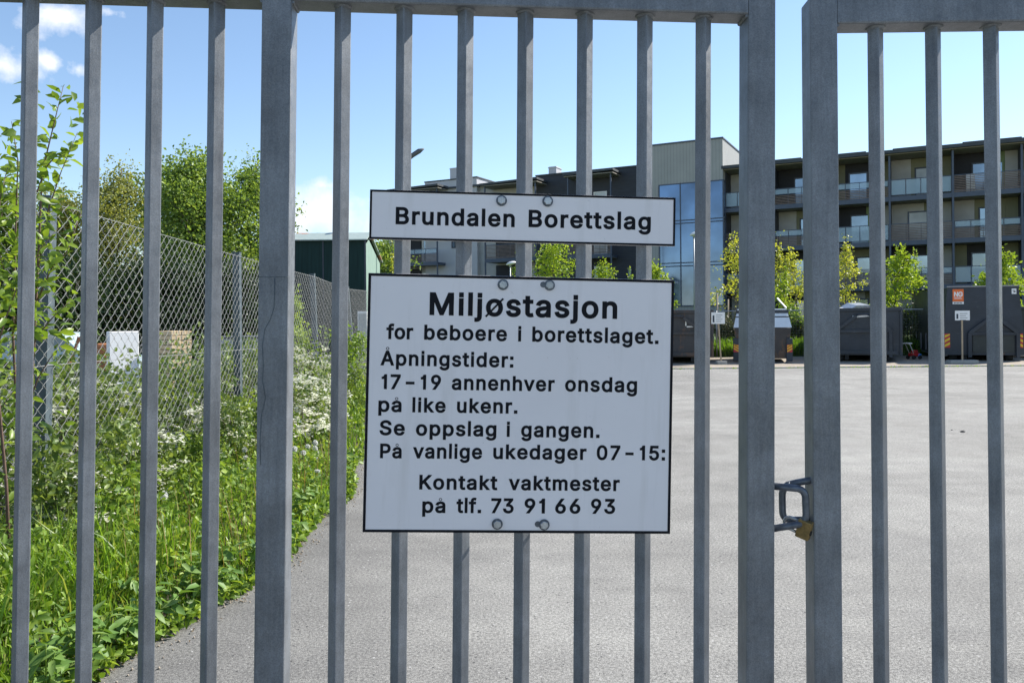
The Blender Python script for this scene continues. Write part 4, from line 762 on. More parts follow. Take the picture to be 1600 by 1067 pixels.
# larger broad leaved plants along the asphalt edge
def broad_plant(seed, n=16, h=.28, L=.10):
    g = np.random.default_rng(seed); e = empty('broadleaf_weed'); pos = []; al = []; sm_ = MB()
    for s_ in range(4):
        az = g.uniform(0, 6.28); ln = g.uniform(.1, .35) * h * 1.6; top = Vector((math.cos(az) * ln, math.sin(az) * ln, h * g.uniform(.6, 1.1)))
        pts = [Vector((0, 0, 0)), top * .5 + Vector((0, 0, .03)), top]; sm_.tube(pts, [.004, .003, .0015], 5)
        for k in range(n // 4 + 1):
            t = (k + 1) / (n // 4 + 1); p = pts[0].lerp(top, t) + Vector((0, 0, .03 * math.sin(t * 3.1))); a = k * 2.4 + az
            pos.append(p); al.append((math.cos(a) * .8, math.sin(a) * .8, .35))
    sm_.build('stem', M['leaf_weed'], e)
    link('foliage', leaf_mesh('foliage', pos, np.full(len(pos), L), g, upw=.62, asp=.44, along=np.array(al), alw=.8, droop=.22), M['leaf_broad'], e)
    return e
def copy_tree(o, parent=None):
    c = o.copy(); COL.objects.link(c)
    if parent is not None: c.parent = parent; c.matrix_parent_inverse = o.matrix_parent_inverse.copy()
    for ch in list(o.children): copy_tree(ch, c)
    return c
def at_ground(px, py, z=.03):
    x_, z_ = ray(px, py); d = (EYE - z) / -z_; return Vector((x_ * d, d, z))
protos = [broad_plant(s_, 20 + 3 * s_, .15 + .03 * s_, .074 + .006 * s_) for s_ in range(4)]
spots = [(395, 905), (372, 925), (345, 930), (415, 880), (170, 1000), (205, 985), (150, 1030), (190, 1040), (110, 1010), (60, 1040), (20, 1000), (200, 940), (130, 960), (230, 1000), (255, 960),
         (300, 930), (280, 890), (350, 880), (330, 850), (470, 800), (485, 775), (455, 830), (495, 760), (440, 855), (530, 740), (545, 715), (70, 960), (20, 940), (10, 880), (250, 910), (90, 1080), (175, 1085), (225, 1050), (480, 745)]
rr = random.Random(77)
for i, (px, py) in enumerate(spots):
    o = protos[i % 4] if i < 4 else copy_tree(protos[i % 4])
    p = at_ground(px, py + 12); o.location = (min(p.x, edge_x(p.y) - .03), p.y, .02); o.rotation_euler = (0, 0, rr.uniform(0, 6.28)); k = rr.uniform(.75, 1.2); o.scale = (k, k, k)
    tag(o, 'low weed with broad oval pale green leaves at the edge of the asphalt', 'weed', 'broad leaved weeds along the asphalt edge')
# taller tangled weeds towards the mesh
wp = [tree('tall_weed', 'x', 'weed', (0, 0, 0), h_, .05, r_, M['leaf_weed'] if k != 1 else M['leaf_white'], 420, .062, 700 + k, tr=.007, limbs=14, nstem=5, kind='leaf', spread=.17, asp=.42, shape=lambda t: .8 + .3 * math.sin(math.pi * t), bark=M['leaf_weed']) for k, (h_, r_) in enumerate([(.62, .26), (.75, .24), (.50, .30)])]
rr = random.Random(31)
for i in range(34):
    o = wp[i] if i < 3 else copy_tree(wp[i % 3]); y_ = 3.6 + 11 * (i / 34) ** 1.25; u = rr.random(); o.location = (-3.32 + (.95 if y_ > 5 else .6) * u, y_, .02); o.rotation_euler = (0, 0, rr.uniform(0, 6.28)); k = rr.uniform(.75, 1.2) * (1.1 - .35 * u); o.scale = (k, k, k)
    tag(o, 'tall tangled green weed growing between the mesh fence and the grass', 'weed', 'tall weeds in front of the mesh fence')
# dandelion seed heads
def dandelion(seed):
    g = np.random.default_rng(seed); e = empty('dandelion'); m = MB(); h = .36
    top = Vector((g.uniform(-.05, .05), g.uniform(-.05, .05), h)); m.tube([(0, 0, 0), top * .5 + Vector((.01, 0, .01)), top], [.003, .0026, .0022], 5); m.build('stem', M['leaf_weed'], e)
    d = g.normal(size=(150, 3)); d /= np.linalg.norm(d, axis=1)[:, None]
    pos = np.array(top) + d * .012
    link('seed_head', leaf_mesh('seed_head', pos, np.full(150, .017), g, upw=.0, kind='rhomb', asp=.7, along=d, alw=.85), M['fluff'], e); return e
dp = [dandelion(s_) for s_ in range(3)]
for i, (px, py) in enumerate([(378, 703), (384, 716), (393, 732), (347, 706), (458, 700), (466, 722), (474, 708), (482, 728), (490, 716), (497, 700), (486, 690), (470, 740), (500, 735), (350, 730), (478, 698), (463, 688), (120, 700), (248, 680), (148, 702)]):
    o = dp[i] if i < 3 else copy_tree(dp[i % 3]); d = 7.4 + 1.2 * rr.random() if px > 340 else 5.6
    p = P(px, py, d); s_ = min(1.12, max(.35, (p.z - .02) / .36)); o.location = (p.x, p.y, .02); k = 1.0; o.scale = (k, k, s_); o.rotation_euler = (0, 0, rr.uniform(0, 6.28))
    tag(o, 'dandelion gone to seed with a round white fluffy head', 'dandelion', 'dandelion seed heads on the verge')
# white flowering shrubs, most of them behind the mesh
def flowering(label, base, H, Rad, n, umb, seed, group=None, name='flowering_shrub', leaf=.05, us=1.35):
    e = tree(name, label, 'shrub', base, H, .12 * H, Rad, M['leaf_white'], n, leaf, seed, tr=.012, limbs=20, spread=.17, kind='leaf', nstem=5, asp=.6, group=group, shape=lambda t: .75 + .3 * math.sin(math.pi * t))
    g = np.random.default_rng(seed + 500); pos = []; up = []
    for i in range(umb):
        az = g.uniform(0, 6.28); t = g.uniform(.3, 1.02); r_ = Rad * g.uniform(.35, 1.05) * (1.1 - .35 * t)
        c = np.array([r_ * math.cos(az), r_ * math.sin(az), H * t]); k = g.integers(16, 30); q = g.normal(size=(k, 3)) * np.array([.021, .021, .009]) * us * g.uniform(.6, 1.3)
        pos.append(c + q)
    pos = np.concatenate(pos)
    tag(link('flowers', leaf_mesh('flowers', pos, np.full(len(pos), .022 * us), g, upw=.7, kind='rhomb', asp=.95), M['petal'], e), kind='stuff'); return e
fl = [(85, 6.9, 1.15, .6, 'white flowering shrub behind the mesh, close beside the nearest leaning fence post'),
      (150, 7.6, 1.05, .6, 'white flowering shrub behind the mesh in front of the pale slab'),
      (205, 8.4, .82, .65, 'white flowering shrub in the second gap of bars, right of the pale slab'),
      (262, 9.3, .80, .65, 'white flowering shrub growing below the stack of yellow bricks'),
      (310, 10.2, .95, .6, 'white flowering shrub behind the mesh, left of the second fence post'),
      (352, 11.2, 1.15, .6, 'white flowering shrub behind the mesh at the foot of the second fence post'),
      (398, 12.0, 1.1, .6, 'white flowering shrub half hidden by the broad middle stile'),
      (30, 6.2, 1.0, .55, 'white flowering shrub behind the mesh at the left edge of the picture')]
for i, (px, d, H, rd, lb) in enumerate(fl):
    x_, _ = ray(px, 600); flowering(lb, (min(x_ * d, -4.0), d, 0), H * 1.0, rd * 1.15, 1800, 58, 300 + i, 'white flowering shrubs behind the chain link fence', leaf=.066)
fl2 = [((455, 640), 9.2, .95, .42, 'white blossomed shrub in front of the mesh, right of the middle stile'), ((485, 660), 10.2, .85, .40, 'white blossomed bush in front of the third fence post'),
       ((503, 650), 12.5, .9, .42, 'small white blossomed bush beyond the third fence post'), ((470, 610), 12.4, 1.15, .45, 'pale flowered shrub hugging the mesh before the third fence post'),
       ((345, 690), 8.3, .72, .36, 'low white flowered shrub in front of the mesh, left of the second fence post'), ((225, 690), 6.9, .62, .34, 'low white flowered shrub in front of the mesh between two gate bars'),
       ((105, 700), 5.4, .60, .30, 'low white flowered shrub in front of the mesh beside the first fence post')]
for i, ((px, py), d, H, rd, lb) in enumerate(fl2):
    x_, _ = ray(px, py); flowering(lb, (max(x_ * d, FX + .3), d, .03), H, rd * 1.1, 900, 100 if px > 400 else 75, 340 + i, us=1.75 if px > 400 else 1.4)
for i, (px, d, H, rd, lb) in enumerate([(545, 15.5, 1.25, .55, 'bright green leafy bush beside the path, left of the large sign'), (560, 20, 1.1, .6, 'bright green bush beyond the fourth fence post'), (520, 13.2, .75, .4, 'low bright green bush at the path edge beside a thin gate bar')]):
    x_, _ = ray(px, 600); tree('leafy_bush', lb, 'bush', (x_ * d, d, .02), H, .1, rd, M['leaf_weed'], 1500, .07, 380 + i, tr=.015, limbs=20, nstem=4, kind='leaf', shape=lambda t: .8 + .25 * math.sin(math.pi * t))
x_, _ = ray(464, 470); tree('leafy_bush', 'tall yellow green bush standing before the dark green shed', 'bush', (x_ * 23, 23, 0), 2.6, .4, .75, M['leaf_young'], 1800, .10, 391, tr=.03, limbs=22, nstem=3)
# the leafy shrub at the left edge: long shoots that reach above the fence
sb = empty('tall_shrub', (-3.15, 5.05, 0)); tag(sb, 'tall fresh green shrub with long reddish shoots rising at the left edge', 'shrub')
shoots = [([(40, 760), (52, 560), (60, 400), (66, 270), (84, 195), (99, 135)], 5.0), ([(60, 420), (75, 330), (95, 270), (121, 207)], 5.05), ([(58, 470), (80, 420), (104, 395), (128, 330)], 4.9),
          ([(30, 720), (20, 520), (24, 380), (28, 250), (18, 190)], 5.2), ([(10, 760), (-8, 560), (-12, 400), (2, 300), (12, 262)], 4.8), ([(-30, 760), (-50, 520), (-60, 380), (-50, 260)], 5.1),
          ([(58, 300), (72, 262), (90, 240), (108, 250)], 4.95), ([(40, 560), (62, 520), (88, 490), (110, 470)], 4.9), ([(20, 520), (40, 440), (62, 390), (92, 355)], 4.8), ([(-20, 600), (8, 500), (30, 440), (52, 420)], 4.75),
          ([(-90, 740), (-110, 500), (-120, 330)], 5.0), ([(24, 470), (6, 420), (-6, 380), (4, 330)], 4.9), ([(48, 620), (60, 590), (78, 560), (92, 545)], 4.9), ([(-20, 680), (0, 640), (14, 620), (30, 600)], 4.8)]
m = MB(); pos = []; al = []; rr = random.Random(9); o_ = Vector((-3.15, 5.05, 0))
for si, (pp, d) in enumerate(shoots):
    pts = [P(px, py, d + .12 * rr.uniform(-1, 1)) - o_ for px, py in pp]
    if pp[0][1] > 640: pts = [Vector((pts[0].x * .6, pts[0].y * .6, .02))] + pts
    n = len(pts); m.tube(pts, [.011 * (1 - .85 * i / (n - 1)) if n > 5 else .006 * (1 - .8 * i / (n - 1)) for i in range(n)], 6)
    for a, b in zip(pts[:-1], pts[1:]):
        L_ = (b - a).length; k = max(2, int(L_ / .030)); dv = (b - a).normalized()
        for j in range(k):
            if a.z + o_.z < .5 or (a.z + o_.z < 1.35 and rr.random() < .55): continue
            t = (j + rr.random()) / k; c = a.lerp(b, t); an = rr.uniform(0, 6.28)
            sd_ = Vector((math.cos(an), math.sin(an) * .8, 0)); pos.append(c); al.append(sd_ * .75 + dv * .55)
            if pp[0][0] < 45 and rr.random() < .75 and t < .9:      # short side twigs in the dense part
                for _ in range(3): pos.append(c + sd_ * rr.uniform(.05, .22) + Vector((0, 0, rr.uniform(-.06, .1)))); al.append(sd_ + Vector((0, 0, rr.uniform(-.3, .5))))
m.build('branches', M['twig'], sb)
al = np.array([tuple(v.normalized()) for v in al])
link('foliage', leaf_mesh('foliage', [tuple(p) for p in pos], np.full(len(pos), .085), np.random.default_rng(4), upw=.45, asp=.46, along=al, alw=.75, droop=.18), M['leaf_bush'], sb)
# grit and dead bits along the asphalt edge
n = 900; g = np.random.default_rng(8); y = g.uniform(2.5, 11, n); x = edges_np(y) + np.abs(g.normal(size=n)) * .10 - .03
V = []; Fc = []
for i in range(n):
    s_ = g.uniform(.003, .011); c = np.array([x[i], y[i], s_ * .5]); k = len(V)
    q = np.array([[1, 0, 0], [-.5, .85, 0], [-.5, -.85, 0], [.1, .1, .9], [0, 0, -.6]]) * s_ * g.uniform(.6, 1.3, (5, 1)); V += list(c + q)
    Fc += [(k, k + 1, k + 3), (k + 1, k + 2, k + 3), (k + 2, k, k + 3), (k, k + 4, k + 1), (k + 1, k + 4, k + 2), (k + 2, k + 4, k)]
tag(link('grit', np_mesh('grit', V, [np.array(Fc)]), M['gravel']), 'loose grit washed up along the edge of the verge', 'grit', kind='stuff')

n = 700; y = rng.uniform(2.6, 12, n); x = edges_np(y) + np.abs(rng.normal(size=n)) * .10 - .05
tag(link('leaf_litter', leaf_mesh('leaf_litter', np.stack([x, y, np.full(n, .012)], 1), np.full(n, .022), rng, upw=.85, kind='rhomb', asp=.5), M['litter']), 'dead brown leaf scraps along the edge of the verge', 'litter', kind='stuff')

# ------------------------------------------------------------------ trees and things beyond the fence
big = lambda t: (math.sin(math.pi * min(1, .22 + t * .78)) ** .55)
def far_tree(label, px, top, d, rad, c0, m, n, leaf, seed, group=None, limbs=46, spread=.13):
    x_, _ = ray(px, 400); p = P(px, top, d); tree('broadleaf_tree', label, 'tree', (x_ * d, d, 0), p.z, c0, rad, m, n, leaf, seed, tr=.22, limbs=limbs, spread=spread, shape=big, group=group)
far_tree('large green tree beyond the fence, just left of the broad middle stile', 318, 238, 40, 3.7, 1.2, M['leaf_tree'], 24000, .19, 51)
far_tree('green tree beyond the fence, partly behind the broad middle stile', 388, 245, 43, 3.3, 1.2, M['leaf_tree'], 16000, .19, 52)
far_tree('olive green tree beyond the fence between the second and third bars', 172, 250, 44, 3.3, 1.5, M['leaf_olive'], 16000, .18, 53)
far_tree('green tree beyond the fence with its crown cut by the third gate bar', 250, 258, 47, 3.5, 1.2, M['leaf_tree'], 15000, .2, 54)
far_tree('olive green tree beyond the fence, behind the tall shrub', 95, 290, 45, 3.0, 1.2, M['leaf_olive'], 13000, .2, 55)
far_tree('green tree at the left edge, behind the tall shrub', 0, 280, 42, 3.2, 1.2, M['leaf_tree'], 13000, .2, 56)
far_tree('light green tree standing just right of the dark green shed', 606, 372, 58, 2.4, 1.2, M['leaf_tree'], 6000, .24, 57)
far_tree('slim green tree at the left corner of the dark green shed', 447, 330, 50, 1.6, 1.0, M['leaf_tree'], 5000, .2, 58)
for i, (px, d, h, w) in enumerate([(95, 31, 3.3, 2.6), (165, 33, 3.6, 2.6), (235, 34, 3.5, 2.6), (305, 35, 3.6, 2.6), (375, 36, 3.5, 2.4), (30, 30, 3.2, 2.6)]):  # dark bushes added to make the shaded zone under the far trees
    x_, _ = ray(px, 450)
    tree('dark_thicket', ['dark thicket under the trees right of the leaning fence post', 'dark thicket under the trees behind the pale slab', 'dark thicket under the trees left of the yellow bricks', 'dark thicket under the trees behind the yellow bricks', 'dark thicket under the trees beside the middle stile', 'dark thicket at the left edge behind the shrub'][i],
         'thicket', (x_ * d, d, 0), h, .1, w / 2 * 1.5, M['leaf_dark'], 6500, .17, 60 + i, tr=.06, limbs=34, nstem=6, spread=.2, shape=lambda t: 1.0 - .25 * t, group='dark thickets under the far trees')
# ------------------------------------------------------------------ the apartment building
PHI = R(27.4); AX = Vector((math.cos(PHI), -math.sin(PHI), 0)); AN = Vector((math.sin(PHI), math.cos(PHI), 0))
_p = P(1321, 400, 54.1); BO = Vector((_p.x, _p.y, 0))
def lx(px, py, ly):                                 # along the facade: where the sight line meets the plane ly
    k, _ = ray(px, py); o = BO + AN * ly; return (k * o.y - o.x) / (AX.x - k * AX.y)
def bz(px, py, ly):
    k, z = ray(px, py); o = BO + AN * ly + AX * lx(px, py, ly); return EYE + z * o.y
bd = empty('apartment_building', BO, -PHI)
tag(bd, 'long dark four storey apartment building with balconies and a pale stair tower with tall glazing', 'building')
Z = [.62, 3.5, 6.42, 9.34]; ZR = 12.15
xT = lx(1132, 300, 0)                               # where the tower's side wall meets the balcony fronts
posts = [lx(px, 300, 0) for px in (1208.5, 1297, 1390, 1489, 1597)]
bw = (posts[4] - posts[1]) / 3; posts += [posts[4] + bw, posts[4] + 2 * bw]
xs_ = [xT] + posts; DEP = 1.9
m = MB(); m.box(xT, DEP + .25, 0, posts[-1], 11, ZR); m.build('wall', M['blackwall'], bd)
m = MB(); m.box(xT - .1, -.55, ZR, posts[-1] + .4, 11.4, ZR + .22)
rf = m.build('roof', M['roof'], bd)
m = MB()
for k, (a, b) in enumerate([(xT + 2.2, xT + 5.3), (xT + 7.6, xT + 9.4), (xT + 11, xT + 13.6), (xT + 15, xT + 18.2), (xT + 19.5, xT + 23)]): m.bbox(a, -.2, ZR + .2, b, 1.8, ZR + .36, .03)
m.build('roof_plate', M['roof'], rf)
m = MB(); m.box(xT, -.3, ZR - .06, posts[-1], DEP, ZR - .003); m.build('soffit', M['soffit'], rf)
def window(parent, x0, z0, x1, z1, y, fm='frame', split=None, name='window'):
    m = MB(); t = .09
    m.box(x0, y - .06, z0, x0 + t, y + .02, z1); m.box(x1 - t, y - .06, z0, x1, y + .02, z1); m.box(x0 + t, y - .06, z1 - t, x1 - t, y + .02, z1); m.box(x0 + t, y - .06, z0, x1 - t, y + .02, z0 + t)
    if split: m.box(x0 + (x1 - x0) * split - .03, y - .055, z0 + t, x0 + (x1 - x0) * split + .03, y + .02, z1 - t)
    o = m.build(name, M[fm], parent)
    m = MB(); m.box(x0 + t, y - .012, z0 + t, x1 - t, y - .004, z1 - t); m.build('pane', M['glass' if (int(abs(x0 * 7) + z0 * 3)) % 3 else 'blind'], o); return o
def balcony(x0, x1, z, yf, yb, kind, seed, fas='fascia', solid_ends=False):
    rr = random.Random(seed)
    m = MB(); m.box(x0 + .04, yf + .02, z - .24, x1 - .04, yb, z - .02); m.box(x0 + .02, yf - .02, z - .27, x1 - .02, yf + .03, z + .03)
    o = m.build('balcony', M[fas], bd)
    m = MB(); m.box(x0 + .05, yf + .06, z - .262, x1 - .05, yb - .05, z - .243); m.build('soffit', M['soffit'], o)
    m = MB(); h = 1.12
    n = 4
    for k in range(n + 1):
        x = x0 + .08 + (x1 - x0 - .16) * k / n; m.box(x - .018, yf + .04, z, x + .018, yf + .075, z + h)
    m.box(x0 + .05, yf + .03, z + h, x1 - .05, yf + .085, z + h + .045)
    m.box(x0 + .05, yf + .035, z + .72 if kind == 'mixed' else z + .12, x1 - .05, yf + .08, z + .75 if kind == 'mixed' else z + .15)
    m.build('railing', M['fascia'], o)
    if kind in ('slat', 'mixed'):
        m = MB(); zz = z + .06; zt = z + (h - .04 if kind == 'slat' else .68)
        while zz < zt:
            m.box(x0 + .05, yf + .012, zz, x1 - .05, yf + .034, zz + .05); zz += .108
        m.build('slat_panel', M['slat'], o)
    if kind in ('glass', 'mixed'):
        m = MB()
        for k in range(n):
            xa = x0 + .08 + (x1 - x0 - .16) * k / n + .03; xb = x0 + .08 + (x1 - x0 - .16) * (k + 1) / n - .03
            m.box(xa, yf + .05, z + (.14 if kind == 'glass' else .77), xb, yf + .06, z + h - .02)
        m.build('glass_panel', M['railglass'], o)
    if rr.random() < .3:                            # something standing on the balcony
        m = MB(); x = rr.uniform(x0 + .5, x1 - .9); m.bbox(x, yf + .5, z, x + .5, yf + .9, z + .75, .03); m.bbox(x, yf + .86, z + .7, x + .5, yf + .92, z + 1.25, .02); m.build('chair', M['white'] if rr.random() < .5 else M['slat'], o)
    return o
pal = [  # rear wall of each bay from the left: (share of width, colour), window position, per storey from the top
 [('charcoal', 'cream'), ('cream', 'olive'), ('blackwall', 'olive'), ('charcoal', 'cream')]]
def bay(i, f, x0, x1, z, ztop):
    w = x1 - x0; y = DEP; v = (i + f) % 3
    sch = {0: [('cream', 0, .34), ('olive', .34, .80), ('olive', .80, 1)], 1: [('blackwall', 0, .58), ('green_door', .58, .80), ('cream', .80, 1)], 2: [('olive', 0, .22), ('blackwall', .22, .78), ('olive', .78, 1)]}
    if f % 2 == 0 and v == 2: sch[2] = [('cream', 0, .55), ('olive', .55, .8), ('cream', .8, 1)]
    for k, (c, a, b) in enumerate(sch[v]):
        m = MB(); m.box(x0 + w * a + .004, y - .002 * k, z - .02, x0 + w * b - .004, y + .24, ztop - .28); m.build('wall_panel', M[c], bd)
    wx = {0: .40, 1: .30, 2: .28}[v]
    window(bd, x0 + w * wx, z + .05, x0 + w * wx + 1.22, z + 2.12, y - .01, 'frame' if v != 2 else 'fascia')
    if v == 1: window(bd, x0 + w * .61, z + .05, x0 + w * .78, z + 2.1, y - .012, 'green_door', name='door')
    m = MB(); m.box(x0 - .05, .25, z, x0 + .05, DEP, ztop - .3); m.build('party_wall', M['charcoal'], bd)
kinds = ['slat', 'slat', 'glass', 'slat', 'mixed', 'glass']
for i in range(len(xs_) - 1):
    for f in range(4):
        z = Z[f]; zt = Z[f + 1] if f < 3 else ZR + .2
        bay(i, f, xs_[i], xs_[i + 1], z, zt)
        if f: balcony(xs_[i], xs_[i + 1], z, 0, DEP, ['slat', 'glass', 'mixed'][(i * 2 + f + 1) % 3] if i != 1 else 'mixed' if f > 1 else 'glass', i * 7 + f)
for x in xs_[1:]:
    m = MB(); m.box(x - .06, -.06, .4, x + .06, .09, ZR); m.build('post', M['fascia'], bd)
# stair tower
yT = None
for q in np.linspace(-.5, -4, 200):
    if lx(1107.5, 219, q) <= xT: yT = q; break
yT = yT or -2.0
zT = bz(1107.5, 219, yT); xL = lx(1009, 232, yT)
print('tower', xT, yT, zT, xL, posts)
m = MB(); m.box(xL, yT, 0, xT, 6, zT)
tw_ = m.build('stair_tower', M['rendered_ribbed'], bd)
m = MB(); m.bbox(xL - .06, yT - .06, zT, xT + .06, 6.06, zT + .12, .02); m.build('parapet', M['fascia'], tw_)
zg1 = bz(1062, 287, yT); zg0 = bz(1062, 478, yT); xg = lx(1031, 400, yT)
m = MB(); m.box(xg, yT - .05, zg0, xT + .045, yT - .01, zg1); m.box(xT + .01, yT - .01, zg0, xT + .05, yT + .5, zg1)
m.build('glazing', M['curtain'], tw_)
m = MB()
for x in (xg, lx(1064, 400, yT), (lx(1064, 400, yT) + xT) / 2 + .1, xT + .02): m.box(x - .04, yT - .085, zg0, x + .04, yT - .052, zg1)
for py in (287.5, 345, 349.5, 411, 416, 478): z = bz(1062, py, yT); m.box(xg, yT - .08, z - .04, xT + .07, yT - .053, z + .04); m.box(xT + .052, yT - .05, z - .04, xT + .08, yT + .5, z + .04)
m.box(xT + .052, yT + .45, zg0, xT + .08, yT + .53, zg1)
m.build('mullions', M['fascia'], tw_)
# left wing
YW = .5; xW0 = lx(596, 300, YW); xD = lx(838, 300, YW); zW = bz(990, 261, YW)
m = MB(); m.box(xD, YW, 0, xL + .02, 10, zW); m.build('wall', M['charcoal'], bd)
m = MB(); m.box(xD - .05, YW - .08, zW, xL, 10.1, zW + .10); m.build('roof', M['roof'], bd)
zC = bz(712, 281, YW - .3); xC0, xC1 = lx(664, 300, YW - .3), lx(745, 300, YW - .3)
m = MB(); m.box(xW0, YW + .1, 0, xD, 10, zC - .75); m.build('wall', M['cream'], bd)
m = MB(); m.box(xW0 - .3, YW - .5, zC - .75, xD, 10.1, zC - .6); m.build('roof', M['roof'], bd)
m = MB(); m.box(xC0, YW - .3, 0, xC1, 8, zC); m.build('wall', M['rendered'], bd)
m = MB(); m.bbox(xC0 - .05, YW - .36, zC, xC1 + .08, 8.1, zC + .10, .01); m.build('roof', M['roof'], bd)
def chimney(px0, px1, pyt, yl, zb):
    a, b = lx(px0, pyt, yl), lx(px1, pyt, yl); zt = bz(px0, pyt, yl); m = MB(); m.bbox(a, yl, zb - .3, b, yl + 1.1, zt, .02); m.box(a - .04, yl - .04, zt - .12, b + .04, yl + 1.14, zt - .06)
    m.build('chimney', M['rendered'], bd)
chimney(703, 714, 263, 2.5, zC); chimney(857, 869, 261, 2.0, zW); 
def stack(px0, px1, yf, py_roof, floors, kd, seed, lip=.3):
    a, b = lx(px0, 300, yf), lx(px1, 300, yf); zr = bz(px1, py_roof, yf)
    m = MB(); m.add([(a - lip, yf - lip, zr - .1), (b + lip, yf - lip, zr), (b + lip, YW, zr - .02), (a - lip, YW, zr - .12), (a - lip, yf - lip, zr + .06), (b + lip, yf - lip, zr + .16), (b + lip, YW, zr + .14), (a - lip, YW, zr + .04)],
              [(0, 3, 2, 1), (4, 5, 6, 7), (0, 1, 5, 4), (1, 2, 6, 5), (2, 3, 7, 6), (3, 0, 4, 7)])
    r_ = m.build('canopy', M['roof'], bd); m = MB(); m.box(a - lip + .05, yf - lip + .1, zr - .19, b + lip - .05, YW - .01, zr - .125); m.build('soffit', M['soffit'], r_)
    for x in (a, b):
        m = MB(); m.box(x - .05, yf, .4, x + .05, yf + .1, zr - .13); m.build('post', M['fascia'], bd)
    for f in floors:
        balcony(a, b, Z[f], yf, YW, kd, seed + f)
        w = b - a; window(bd, a + w * .45, Z[f] + .1, a + w * .45 + 1.1, Z[f] + 2.1, YW - .02, 'white'); 
        m = MB(); m.box(a + .1, YW - .02, Z[f], a + w * .40, YW + .05, Z[f] + 2.5); m.build('wall_panel', M['charcoal'] if px0 > 840 else M['blackwall'], bd)
stack(887, 954, -1.0, 267, (1, 2, 3), 'slat', 40)
stack(757, 836, -1.2, 281, (1, 2, 3), 'slat', 50)
stack(612, 682, -1.2, 291, (1, 2, 3), 'mixed', 60)
window(bd, lx(706, 380, YW - .3), bz(706, 388, YW - .3), lx(712, 380, YW - .3), bz(706, 377, YW - .3), YW - .31)
window(bd, lx(980, 400, YW), Z[1] + .8, lx(988, 400, YW), Z[1] + 2.0, YW - .01)
# ------------------------------------------------------------------ containers on the gravel strip
def brace(m, a, b, w=.10): m.beam(a, b, w, w)
def hazard(parent, x, z, w, h, y, mirror=1):
    m = MB(); m.box(x, y - .012, z, x + w, y - .004, z + h); o = m.build('hazard_marker', M['red'], parent)
    m = MB(); n = 3
    for k in range(n):                              # yellow diagonal stripes
        zz = z + h * (k + .12) / n; hh = h / n * .5; s_ = .55 * w * mirror
        poly = [(x + .004, zz + (0 if mirror > 0 else w * .55)), (x + w - .004, zz + (w * .55 if mirror > 0 else 0)), (x + w - .004, min(z + h - .005, zz + (w * .55 if mirror > 0 else 0) + hh)), (x + .004, min(z + h - .005, zz + (0 if mirror > 0 else w * .55) + hh))]
        m.prism(poly, y - .016, y - .0125)
    m.build('stripes', M['yellow'], o)
def open_container(label, px, d, yaw, w, h, L, m_, seed, ribs=True):
    x_, _ = ray(px, 560); e = empty('open_container', (x_ * d, d, .03), yaw); tag(e, label, 'container', 'containers along the far side of the lot')
    rr = random.Random(seed); t = .05; z0 = .22
    m = MB(); m.box(-w / 2, 0, z0, w / 2, L, z0 + .06); m.box(-w / 2, .06, z0 + .06, -w / 2 + t, L, h); m.box(w / 2 - t, .06, z0 + .06, w / 2, L, h); m.box(-w / 2 + t, L - t, z0 + .06, w / 2 - t, L, h); m.box(-w / 2, 0, z0 + .06, w / 2, .06, h - .002)
    body = m
    m = MB(); r_ = .07
    m.bbox(-w / 2 - .05, -.05, h - .02, w / 2 + .05, .08, h + .10, .015); m.bbox(-w / 2 - .05, .082, h - .02, -w / 2 + .06, L, h + .10, .015); m.bbox(w / 2 - .06, .082, h - .02, w / 2 + .05, L, h + .10, .015)
    m.build('top_rim', m_, e)
    m = body
    for s_ in (-1, 1):
        if ribs:
            for k in range(int(L / .7)): m.bbox(s_ * w / 2 - (.055 if s_ < 0 else 0), .35 + k * .7, z0, s_ * w / 2 + (0 if s_ < 0 else .055), .47 + k * .7, h - .02, .012)
        m.bbox(s_ * w / 2 - (.04 if s_ < 0 else .04), -.06, z0, s_ * w / 2 + .04, 0.0, h - .03, .01)
    m.build('body', m_, e)
    m = MB()                                        # A-frame with the lifting hook
    for s_ in (-1, 1):
        brace(m, (s_ * w * .36, -.06, z0 - .05), (s_ * w * .36, -.06, h * .62)); brace(m, (s_ * w * .36, -.06, h * .62), (s_ * .22, -.09, h * .90))
    brace(m, (-w * .36, -.055, h * .60), (w * .36, -.055, h * .60), .09); brace(m, (-w * .45, -.055, z0 + .1), (w * .45, -.055, z0 + .1), .12)
    m.tube([(-.24, -.10, h * .90), (-.12, -.16, h * .93), (.12, -.16, h * .93), (.24, -.10, h * .90)], .03, 8)
    m.build('hook_frame', m_, e)
    m = MB()
    for s_ in (-1, 1): m.box(s_ * .52 - .06, .05, .06, s_ * .52 + .06, L - .1, z0)
    m.build('skids', M['rubber'], e)
    for s_ in (-1, 1):
        m = MB(); m.tube([(s_ * .72 - .12, L - .25, .12), (s_ * .72 + .12, L - .25, .12)], .12, 14); m.build('roller', M['rubber'], e)
        m = MB(); m.tube([(s_ * .72 - .1, .25, .12), (s_ * .72 + .1, .25, .12)], .12, 14); m.build('roller', M['rubber'], e)
    return e
c1 = open_container('open rust brown waste container just right of the large sign', 1058, 27.3, R(-12), 2.35, 1.72, 5.0, M['bin_brown'], 1)
c2 = open_container('open anthracite waste container heaped with scrap, right of the padlock stile', 1349, 27.4, R(-21), 2.35, 1.74, 5.2, M['bin'], 2)
